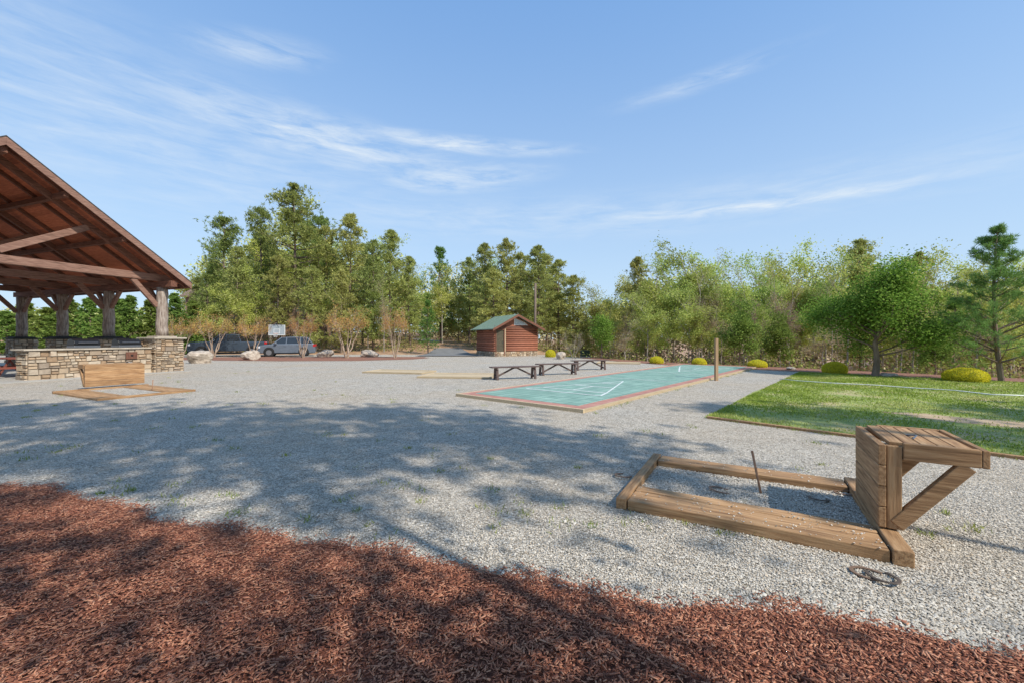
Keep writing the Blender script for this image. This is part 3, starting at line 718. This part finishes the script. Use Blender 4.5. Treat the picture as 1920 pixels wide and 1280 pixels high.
m.build('backboard_frame',M['white'],t)
m=MB(); pts=[(.23*math.cos(i/16*6.283),-.33+.23*math.sin(i/16*6.283),ZB-.36) for i in range(17)]; m.tube(pts,.015,6); m.build('rim',M['orange'],t)
m=MB()
for i in range(10):
    a_=i/10*6.283; m.tube([(.23*math.cos(a_),-.33+.23*math.sin(a_),ZB-.36),(.13*math.cos(a_+.4),-.33+.13*math.sin(a_+.4),ZB-.75)],.008,4)
m.build('net',M['white'],t)
m=MB(); m.tube([(0,.9,0),(0,.9,ZB-.3),(0,.05,ZB)],.06,8); m.build('pole',M['black'],t)
MB().box(-.4,.4,.55,1.4,0,.18).build('base',M['black'],t,.03)
hx,hy=DX(478,62),66.; hz=float(hgt(hx,hy))
t=empty('house',(hx,hy,hz-.1),.12,'brown house partly hidden behind the pines at left','house')
MB().box(-10,8,-4,4,0,6.6).build('wall',M['housewall'],t)
for s_ in (-1,1):
    m=MB(); m.add([(-10.4,s_*4.6,6.4),(8.4,s_*4.6,6.4),(8.4,0,8.6),(-10.4,0,8.6),(-10.4,s_*4.6,6.6),(8.4,s_*4.6,6.6),(8.4,0,8.8),(-10.4,0,8.8)],MB.BF); m.build('roof',M['houseroof'],t)
for x_ in (-8.5,-5,-1,3,6):
    for z_ in (1.2,4.2):
        w_=MB().box(x_-.6,x_+.6,-4.06,-4.003,z_,z_+1.5).build('window',M['white'],t); MB().box(x_-.5,x_+.5,-4.08,-4.063,z_+.1,z_+1.4).build('pane',M['glass'],w_)
# ---------------------------------------------------------------- boulders
def boulder(px,py,w,h,label,seed):
    import bmesh
    bm=bmesh.new(); bmesh.ops.create_icosphere(bm,subdivisions=3,radius=1)
    rs=np.random.RandomState(seed); ph=rs.rand(12)*6
    pl=[Vector(rs.normal(size=3)).normalized() for _ in range(9)]
    for v in bm.verts:
        c=v.co.copy(); k=1+.10*math.sin(3*c.x+ph[0])*math.sin(3*c.y+ph[1])+.06*math.sin(7*c.z+ph[2])*math.sin(6*c.x+ph[3])
        for p in pl:
            d=c.dot(p)
            if d>.78: k*= .78/d*1.0
        v.co=c*k
    me=bpy.data.meshes.new('b'); bm.to_mesh(me); bm.free()
    o=link('boulder',me,M['boulder']); x,y=G(px,py); s=w/F*y/2
    o.location=(x,y+s*.6,h/F*y*.38); o.scale=(s,s*.8,h/F*y*.60); o.rotation_euler=(0,0,rs.rand()*.6)
    tag(o,label,'boulder')
boulder(362,681,44,27,'large pale boulder right beside the stone pier',1)
boulder(463,675,34,21,'rounded tan boulder in front of the dark pickup',2)
boulder(606,669,34,14,'low flat boulder just right of the grey suv',3)
boulder(687,669,38,14,'dark pointed boulder in the bark bed between two crape myrtles',4)
boulder(1052,673,20,16,'small pale boulder between the yellow shrub and the utility box',5)
boulder(1675,706,34,8,'low flat rock under the round green tree',6)
boulder(1487,693,20,6,'small flat rock at the far corner of the lawn',7)
# ---------------------------------------------------------------- tree prototypes
def rnd(a,b): return random.uniform(a,b)
def pine_proto(H,Rr,base,nwh,per,tufts,nn,nl,nw,shape,mt,droop=.15,r0=.16,bark='bark',spread=.28,start=.35):
    m=MB(); bend=rnd(-.03,.03)
    tp=lambda z:Vector((bend*H*math.sin(z/H*2.5),bend*.7*H*math.sin(z/H*3.3),z))
    zs=[H*i/8 for i in range(9)]; m.tube([tp(z) for z in zs],[r0*(1-.93*z/H)+.01 for z in zs],8)
    C=[];Dn=[]
    for i in range(nwh):
        t=(i+.5*random.random())/nwh; z=base+(H-base)*t
        for j in range(per):
            if random.random()<.12: continue
            a=rnd(0,6.283); L=Rr*shape(t)*rnd(.5,1.12)
            if L<.15: L=.15
            up=rnd(-.05,.35)+.5*t*t-droop
            p0=tp(z); d=Vector((math.cos(a),math.sin(a),up)); p1=p0+d*L*.5; p2=p0+d*L+Vector((0,0,.12*L))
            m.tube([p0,p1,p2],[max(.012,.018*L+.006),max(.008,.010*L),.006],4,False)
            for q in range(tufts):
                f=start+(1-start)*math.sqrt(random.random())
                c=(p0.lerp(p2,f))+Vector((random.gauss(0,spread),random.gauss(0,spread),random.gauss(0,spread*.55)))*(.35+.65*f)*min(1,L)
                C+= [tuple(c)]*nn; Dn+=[(math.cos(a)*.3,math.sin(a)*.3,.45)]*nn
    C=np.array(C);n=len(C);dd=np.array(Dn)+R.normal(size=(n,3))*.7; dd/=np.linalg.norm(dd,axis=1)[:,None]
    V,Fc=cards(C+dd*nl*.5,nl,nw,dirs=dd)
    me=bpy.data.meshes.new('t'); me.from_pydata(m.v,[],m.f); me.update(); me.materials.append(M[bark])
    cm=npmesh(V,Fc); cm.materials.append(M[mt]); return (me,cm,H)
def leafy_proto(H,Rr,base,mt,bark,nl,ls,gen=3,r0=.14,spread=.3,up=.5,trunks=1,limbs=9,dens=1.,flat=False,kids=4):
    m=MB(); tips=[]
    def grow(p,d,L,r,g):
        pts=[p];dd=d.copy()
        for i in range(3):
            dd=(dd+Vector((random.gauss(0,.16),random.gauss(0,.16),random.gauss(.06,.1)))).normalized(); pts.append(pts[-1]+dd*L/3)
        m.tube(pts,[r,r*.8,r*.6,r*.4],5 if g>1 else 3,False)
        if g<=1:
            tips.extend([pts[1],pts[2],pts[3]])
        if g>0:
            for k in range(kids):
                f=rnd(.35,1); i=min(2,int(f*3)); q=pts[i].lerp(pts[i+1],f*3-i)
                nd=(dd+Vector((random.gauss(0,.65),random.gauss(0,.65),random.gauss(.12,.4)))).normalized()
                grow(q,nd,L*rnd(.45,.7),r*.5,g-1)
    for T in range(trunks):
        a=6.283*T/trunks+rnd(-.3,.3); lean=Vector((math.cos(a),math.sin(a),0))*(.28 if trunks>1 else rnd(0,.04))
        top=H*(.62 if gen>1 else .8)
        pts=[Vector((0,0,0))+lean*.25]
        for i in range(1,7):
            z=top*i/6; pts.append(Vector((lean.x*(z+.25)+random.gauss(0,.03),lean.y*(z+.25)+random.gauss(0,.03),z)))
        m.tube(pts,[r0*(1.15 if i==0 else 1-.11*i) for i in range(7)],8)
        for k in range(limbs):
            z=base+(top-base)*((k+rnd(0,.8))/limbs); i=min(5,int(z/top*6)); p=pts[i].lerp(pts[i+1],z/top*6-i)
            a=rnd(0,6.283) if trunks==1 else math.atan2(lean.y,lean.x)+rnd(-1.3,1.3)
            t=(z-base)/(top-base+.01); L=Rr*rnd(.55,.95)*(1-.25*t)
            grow(p,Vector((math.cos(a),math.sin(a),up+.7*t)).normalized(),L*.8,r0*.38,gen-1)
        grow(pts[-1],Vector((lean.x,lean.y,1)).normalized(),H-top-.5 if H-top>1 else .7,r0*.35,gen-1)
    Tp=np.array([tuple(t) for t in tips]); per=max(1,int(nl/len(Tp)))
    C=np.repeat(Tp,per,0); C=C+R.normal(size=C.shape)*spread
    zz=np.percentile(C[:,2],99.3)
    V,Fc=cards(C,ls,ls*.62)
    me=bpy.data.meshes.new('t'); me.from_pydata(m.v,[],m.f); me.update(); me.materials.append(M[bark])
    cm=npmesh(V,Fc); cm.materials.append(M[mt]); return (me,cm,float(zz))
cone=lambda t:(1-t)**.85+.04
lob=lambda t:((1-t)**.55)*min(1,.45+2.2*t)*(.85+.25*math.sin(t*17))
scr=lambda t:((1-t)**.6)*min(1,.7+t)*(.8+.25*math.sin(t*23+1))
P={}
P['lob1']=pine_proto(15,4.0,3.8,22,6,10,10,.38,.075,lob,'pine',.1,.22,start=.25,spread=.42)
P['lob2']=pine_proto(14,3.4,4.6,19,6,9,10,.38,.075,lob,'pine',.0,.20,start=.25,spread=.40)
P['high']=pine_proto(16,4.2,9.6,14,6,13,15,.30,.06,lob,'pine',.0,.09,start=.15,spread=.60)
P['v1']=pine_proto(11,2.9,1.8,21,6,7,9,.34,.07,scr,'vpine',.05,.13,start=.25,spread=.36)
P['v2']=pine_proto(11,2.5,2.9,19,6,7,9,.34,.07,scr,'vpine',-.1,.13,start=.25,spread=.36)
P['v3']=pine_proto(10,2.7,1.0,23,6,7,9,.32,.07,scr,'vpine',.0,.12,start=.25,spread=.34)
P['young']=pine_proto(5,1.5,.4,16,6,6,9,.2,.035,cone,'young',-.1,.07,start=.2,spread=.16)
P['nearpine']=pine_proto(5.6,1.75,.7,17,6,10,22,.18,.016,cone,'bluepine',-.35,.08,start=.25,spread=.14)
P['h1']=leafy_proto(10,3.2,2.2,'spring','greybark',9500,.16,3,.10,.26)
P['h2']=leafy_proto(10,2.7,3.0,'spring','greybark',6500,.15,3,.09,.25,.8)
P['b1']=leafy_proto(9.5,2.6,2.6,'bud','greybark',3000,.10,3,.08,.18,.9)
P['h3']=leafy_proto(9,2.5,1.4,'spring','bark',9500,.14,3,.08,.28,.6)
P['shade']=leafy_proto(10,3.0,4.2,'hedge','bark',8500,.16,3,.08,.35,.6)
P['round']=leafy_proto(4.6,2.2,.85,'round','bark',34000,.085,3,.10,.22,.45,limbs=18)
P['small']=leafy_proto(3.2,1.2,.7,'round','bark',5200,.10,3,.06,.16,.7)
P['mid']=leafy_proto(4.8,1.9,.8,'hedge','bark',9000,.12,3,.07,.24,.7)
P['crape']=leafy_proto(4.0,1.35,1.7,'crape','tanbark',3800,.08,3,.05,.13,1.0,trunks=5,limbs=5,kids=3)
P['bare']=leafy_proto(2.2,1.0,.4,'bud','greybark',500,.05,3,.03,.10,.9,trunks=3,limbs=5,kids=4)
P['ever']=pine_proto(6,1.6,.2,24,6,6,7,.24,.12,lambda t:(1-t)**.75+.05,'hedge',.0,.1,start=.2,spread=.25)
names={'shade':'leafy_tree','high':'pine_tree','lob1':'pine_tree','lob2':'pine_tree','v1':'pine_tree','v2':'pine_tree','v3':'pine_tree','young':'young_pine','nearpine':'young_pine','h1':'leafy_tree','h2':'leafy_tree','h3':'leafy_tree','b1':'budding_tree','round':'leafy_tree','small':'small_tree','mid':'small_tree','crape':'crape_myrtle','bare':'bare_shrub','ever':'evergreen_tree'}
def plant(k,x,y,top_z=None,sxy=None,label='',group=None,rz=None,zoff=0,cat='tree'):
    me,cm,H0=P[k]; z=float(hgt(x,y))-.05+zoff; sz=(top_z-z)/H0 if top_z else 1
    t=empty(names[k],(x,y,z),rnd(0,6.28) if rz is None else rz,label,cat,group); s=sxy if sxy else sz; t.scale=(s,s,sz)
    a=bpy.data.objects.new('trunk',me); col.objects.link(a); a.parent=t
    b=bpy.data.objects.new('crown',cm); col.objects.link(b); b.parent=t
    return t
def pl(k,px,topy,Y,label,group=None,sxy=None,**q): return plant(k,DX(px,Y),Y,ZT(topy,Y),sxy,label,group,**q)
TX=[-200,0,340,365,400,470,500,560,620,655,740,770,830,870,915,1000,1060,1090,1150,1200,1250,1300,1400,1500,1600,1700,1800,1900,2100]
TY=[560,565,560,450,410,420,365,350,400,402,430,470,462,470,455,450,490,525,510,480,460,450,470,465,450,470,480,450,440]
T=lambda px:float(np.interp(px,TX,TY))
pl('lob2',418,408,47,'dark rounded pine at the left end of the tall pines',sxy=.95)
pl('lob1',548,350,48,'tallest broad pine in the wood, above the grey suv',sxy=1.25)
pl('lob2',490,392,51,'tall pine between the dark rounded pine and the tallest pine',sxy=.9)
pl('v1',655,402,50,'slim pine with a pointed top right of the tallest pine')
gl='pines of the wood left of the shed'; ll='olive green pine in the wood left of the log shed'
for k,px,ty,Y in [('v1',450,465,44),('v2',610,425,52),('v3',700,452,46),('v1',737,433,49),('v3',585,500,43),('v2',520,480,44),('v3',640,510,43),('v1',770,482,50),('v2',680,458,55),('lob2',600,408,57),('v2',400,490,52),('v3',390,510,46),('v2',372,520,50)]:
    pl(k,px,ty,Y,ll,gl)
gl2='pines of the wood behind the shed'; ll2='olive green pine in the wood behind the log shed'
for k,px,ty,Y in [('v1',905,458,53),('v3',950,450,50),('v1',1005,462,49),('v2',1048,488,52),('v3',880,485,57),('v3',1075,518,50),('v2',975,475,58),('v1',1025,480,57),('v3',925,505,47)]:
    pl(k,px,ty,Y,ll2,gl2,sxy=1.3)
pl('young',803,562,42,'bright green young pine left of the driveway',sxy=1.0)
pl('young',828,462,60,'dark pointed pine top rising above the driveway',sxy=2.2)
gr='leafy spring trees of the wood left of the shed'
for k,px,ty,Y in [('h1',440,505,43.5),('h2',830,500,55),('h1',790,515,56),('b1',720,520,44),('h3',860,520,60),('h2',480,500,45),('b1',560,530,44.5),('h1',400,535,45),('h2',620,520,45),('h1',690,540,45)]:
    pl(k,px,ty,Y,'pale spring tree standing among the pines left of the shed',gr)
pl('h3',1112,530,50,'pale leafy tree just right of the pines behind the shed')
gR={'h':('yellow green spring trees in the right hand wood','yellow green spring tree in the wood beyond the court and lawn'),'v':('pines in the right hand wood','olive pine in the wood beyond the court and lawn'),'b':('brown budding trees in the right hand wood','thin brown budding tree in the wood beyond the court and lawn')}
for k,px,ty,Y in [('h1',1150,515,47),('v1',1192,484,45),('h1',1232,468,38),('h2',1262,480,36),('h1',1298,452,37),('b1',1345,468,36),('h3',1378,480,34),('h2',1425,470,37),('b1',1462,490,31),('h3',1500,482,35),('h1',1525,466,38),('h2',1550,480,33),('v1',1612,452,35),('h1',1652,460,37),('h2',1590,500,29),('h3',1705,482,34),('h1',1752,478,37),('h3',1792,482,35),('b1',1400,500,30),('b1',1310,500,33),('h3',1210,530,37),('b1',1180,540,38),('h1',1850,490,30),('h2',1900,490,28),('b1',1720,520,27),('h2',1680,500,28),('b1',1560,520,26),('h3',1350,520,38),('h1',1950,480,30),('v2',2000,470,28),('h3',1830,520,24),('b1',1480,510,28),('h2',1145,560,42),('h3',1480,476,42),('h1',1330,480,46),('v3',1720,476,44)]:
    g_,l_=gR[k[0]]; pl(k,px,ty,Y,l_,g_)
for i in range(24):
    px=370+i*66+rnd(-12,12); Y=(rnd(58,68) if px<1100 else rnd(46,58)); 
    if 800<px<860 : continue
    k=random.choice(['v1','v3','v2','h1','h2'] if px<1100 else ['h1','h2','h3','b1','h3','h1'])
    pl(k,px,T(px)+rnd(12,45),Y,'hazy tree in the rear row of the wood','trees of the rear row of the wood')
for i in range(22):
    px=1180+i*36+rnd(-10,10); Y=rnd(26,40)-(px-1180)*.012
    pl(random.choice(['b1','b1','h2']),px,T(px)+rnd(60,140),Y,'slim low tree under the taller trees beyond the lawn','slim understory trees beyond the lawn',sxy=rnd(.6,.8))
pl('round',1640,498,16.9,'round bright green leafy tree at the far edge of the lawn',sxy=1.22)
pl('nearpine',1878,428,14.9,'fresh green young pine at the right edge beyond the lawn',sxy=1.0)
pl('mid',1388,562,25.5,'light green small tree behind the wooden post',sxy=.95)
pl('mid',1752,600,19.5,'low green tree between the round tree and the young pine',sxy=.7)
pl('mid',1460,585,27,'light green small tree right of the one behind the wooden post',sxy=.8)
pl('small',1128,592,32.5,'small dark green tree right of the utility box',sxy=1.1)
pl('bare',1076,622,32,'bare purplish small tree between the shed and the dark green tree',cat='tree',sxy=1.1)
pl('young',1790,560,20,'narrow young pine behind the yellow shrub at right',sxy=.9)
for px,ty,lab,s in [(342,592,'crape myrtle nearest the pavilion, beside the pale boulder',.8),(400,586,'crape myrtle left of the dark pickup',1.1),(474,592,'crape myrtle in front of the pickup bed',.95),(568,586,'crape myrtle in front of the rear of the suv',.85),(650,574,'broadest crape myrtle with yellow orange top',1.25),(741,575,'rightmost narrow crape myrtle with red orange top',.8)]:
    pl('crape',px,ty,33.2 if px>500 else 34.5,lab,'crape myrtles in the bark bed',sxy=s)
for i,(px,ty,Y) in enumerate([(10,585,40),(52,568,44),(90,578,40),(128,563,43),(165,560,41),(245,556,44),(285,560,46),(328,552,45),(362,566,44),(-40,580,42),(205,575,39),(110,590,37),(225,562,45),(340,590,41)]):
    pl('ever',px,ty,Y,'green evergreen seen through and beside the open pavilion','evergreens behind the pavilion',sxy=1.1)
n=9000; d=R.normal(size=(n,3)); d/=np.linalg.norm(d,axis=1)[:,None]; rr=R.uniform(.90,1.0,n)*(1+.025*np.sin(d[:,0]*9)*np.sin(d[:,1]*8)); C=d*rr[:,None]; C=C[C[:,2]>-.45]
V,Fc=cards(C,.075,.05); sm=npmesh(V,Fc); sm.materials.append(M['yshrub'])
import bmesh as _b
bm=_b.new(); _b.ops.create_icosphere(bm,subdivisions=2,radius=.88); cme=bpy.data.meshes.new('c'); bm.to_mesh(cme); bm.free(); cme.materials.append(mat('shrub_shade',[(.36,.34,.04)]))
for px,by_,w,hh,lab in [(1032,669,20,15,'round yellow shrub just right of the log shed'),(1231,681,26,14,'round yellow shrub behind the far left of the court'),(1311,683,27,15,'round yellow shrub left of the wooden post'),(1420,688,34,15,'oval yellow shrub right of the wooden post'),(1565,699,40,22,'round yellow shrub at the far edge of the lawn left of the round tree'),(1810,714,64,26,'widest yellow shrub at right near the young pine')]:
    x,y=G(px,by_); s=w/F*y/2; hz_=hh/F*y
    t=empty('yellow_shrub',(x,y,float(hgt(x,y))),rnd(0,6),lab,'shrub','clipped yellow shrubs along the edge')
    a=bpy.data.objects.new('foliage',sm); col.objects.link(a); a.parent=t; a.scale=(s,s,hz_/1.45); a.location=(0,0,hz_*.31)
    b=bpy.data.objects.new('shade_core',cme); col.objects.link(b); b.parent=t; b.scale=(s,s,hz_/1.45); b.location=(0,0,hz_*.31)  # plain ball in darker leaf colour, painting the shade inside the shrub
CC=[]
for i in range(1500):
    if i%2: x=rnd(-55,8); y=rnd(44,64)
    else:
        s=rnd(2.5,26); q=rnd(-22,26); x=15.3+.65*s+.76*q*-1+2; y=17.6+.76*s+.65*q
        if x<5 or y<8: continue
    if abs(x-np.interp(y,[36,41,47,54,62,72],[-5.5,-6.2,-7.2,-8.8,-11.5,-17]))<2.6: continue
    h=rnd(.3,1.5); r_=rnd(.4,1.1); k_=int(rnd(20,60)); z=float(hgt(x,y))
    CC.append(np.array([x,y,z])+np.stack([R.normal(0,r_,k_),R.normal(0,r_,k_),np.abs(R.normal(0,h*.6,k_))],1))
V,Fc=cards(np.concatenate(CC),.17,.10)
tag(link('undergrowth',npmesh(V,Fc),M['brush']),'brown and green undergrowth on the floor of the wood','undergrowth',kind='stuff')
CC=[]
for i in range(2800):
    px=rnd(-300,2250); Y=rnd(68,92) if px<1100 else rnd(56,84)
    top=ZT(T(px)+rnd(45,95) if px>350 else 590,Y); x=DX(px,Y); z0=float(hgt(x,Y)); z=z0+(top-z0)*random.random()
    k_=75
    CC.append(np.array([x,Y,z])+R.uniform(-1,1,size=(k_,3))*np.array([2.2,1.6,1.4]))
V,Fc=cards(np.concatenate(CC),.45,.33)
tag(link('distant_wood',npmesh(V,Fc),M['far']),'hazy mass of woodland behind the nearer trees','woodland',kind='stuff')
for k,x,y,H,s in [('high',-4,-2.2,15.5,.9),('high',1.0,-2.2,16,1.),('high',5.0,-2.0,15.8,.95),('high',8.6,-1.5,15.4,.72),('high',15.4,-.6,14.6,.62),('high',21,-1.4,14.5,.85),('high',26,-2.4,15,.9),('shade',4.6,-3.2,9.0,.85),('shade',.6,-3.1,9.6,.85),('shade',9.4,-5.0,9.6,.85)]:
    plant(k,x,y,H,s,'tall tree standing behind the viewpoint and shading the gravel','shade trees behind the viewpoint')
# ---------------------------------------------------------------- light, sky, camera
sd=Vector((.75,-.66,1.0)).normalized(); el=math.asin(sd.z); az=math.atan2(sd.x,sd.y)
L=bpy.data.lights.new('sun','SUN'); L.energy=5.0; L.angle=math.radians(.55); L.color=(1,.95,.86)
lo=bpy.data.objects.new('sun',L); col.objects.link(lo); lo.rotation_euler=sd.to_track_quat('Z','Y').to_euler(); lo.location=(10,-10,20)
w=bpy.data.worlds.new('World'); scene.world=w; w.use_nodes=True; nt=w.node_tree
bg=nt.nodes['Background']; sky=nt.nodes.new('ShaderNodeTexSky'); sky.sky_type='NISHITA'; sky.sun_disc=False; sky.sun_elevation=el; sky.sun_rotation=az; sky.air_density=1.0; sky.dust_density=.6; sky.ozone_density=1.0
tc=nt.nodes.new('ShaderNodeTexCoord'); sp=nt.nodes.new('ShaderNodeSeparateXYZ'); nt.links.new(tc.outputs['Generated'],sp.inputs[0])
A=mth(nt,'ARCTAN2',sp.outputs[0],sp.outputs[1]); E=mth(nt,'ARCSINE',sp.outputs[2])
def ang(px,py):
    v=Vector((px-960,F,HY-py)).normalized(); return math.atan2(v.x,v.y),math.asin(v.z)
tot=None
for (px,py,lx,ly,rot,amp) in [(600,262,.26,.040,-.08,.85),(860,272,.20,.014,-.04,1.),(860,335,.16,.024,.08,.8),(480,95,.10,.022,.15,.5),(1400,388,.28,.012,-.02,.9),(180,210,.45,.11,-.15,.38),(1310,155,.14,.014,.1,.4),(1150,405,.8,.04,0,.35)]:
    a0,e0=ang(px,py); c_,s_=math.cos(rot),math.sin(rot)
    mp=nt.nodes.new('ShaderNodeCombineXYZ')
    da=mth(nt,'SUBTRACT',A,a0); de=mth(nt,'SUBTRACT',E,e0)
    nt.links.new(mth(nt,'ADD',mth(nt,'MULTIPLY',da,c_/lx),mth(nt,'MULTIPLY',de,s_/lx)),mp.inputs[0])
    nt.links.new(mth(nt,'ADD',mth(nt,'MULTIPLY',de,c_/ly),mth(nt,'MULTIPLY',da,-s_/ly)),mp.inputs[1])
    dn=nt.nodes.new('ShaderNodeVectorMath'); dn.operation='LENGTH'; nt.links.new(mp.outputs[0],dn.inputs[0])
    mr=nt.nodes.new('ShaderNodeMapRange'); mr.interpolation_type='SMOOTHSTEP'; nt.links.new(dn.outputs['Value'],mr.inputs[0])
    mr.inputs[1].default_value=1.9; mr.inputs[2].default_value=.0; mr.inputs[3].default_value=0; mr.inputs[4].default_value=amp
    g=mr.outputs[0]
    tot=g if tot is None else mth(nt,'MAXIMUM',tot,g)
cv=nt.nodes.new('ShaderNodeCombineXYZ'); nt.links.new(mth(nt,'MULTIPLY',mth(nt,'ADD',A,mth(nt,'MULTIPLY',E,.5)),3.0),cv.inputs[0]); nt.links.new(mth(nt,'MULTIPLY',E,18.),cv.inputs[1])
nz=nt.nodes.new('ShaderNodeTexNoise'); nz.inputs['Scale'].default_value=2.6; nz.inputs['Detail'].default_value=8; nz.inputs['Roughness'].default_value=.66; nz.inputs['Distortion'].default_value=.4
nt.links.new(cv.outputs[0],nz.inputs['Vector'])
cm_=mth(nt,'MULTIPLY',tot,stretch(nt,nz.outputs['Fac'],.36,.68))
haze=stretch(nt,E,.80,-.02)
hz2=mth(nt,'MULTIPLY',mth(nt,'POWER',haze,1.6),.85)
skc=mixc(nt,1.,sky.outputs[0],(1.15,1.4,1.4),'MULTIPLY')
skc=mixc(nt,.65,skc,(1.45,2.95,5.9))
skc=mixc(nt,hz2,skc,(4.4,5.4,6.3))
skc=mixc(nt,cm_,skc,(5.5,6.0,6.4))
nt.links.new(skc,bg.inputs[0]); bg.inputs[1].default_value=.15
try:
    w.cycles.sampling_method='MANUAL'; w.cycles.sample_map_resolution=256
except Exception: pass
scene.view_settings.view_transform='Standard'; scene.view_settings.look='None'; scene.view_settings.exposure=0
cd=bpy.data.cameras.new('camera'); co=bpy.data.objects.new('camera',cd); col.objects.link(co); scene.camera=co
cd.sensor_width=36; cd.lens=F/1920*36; co.location=(0,0,HC); co.rotation_euler=(math.pi/2,0,0); cd.shift_y=-(640-HY)/1920; cd.clip_end=5000; cd.clip_start=.05
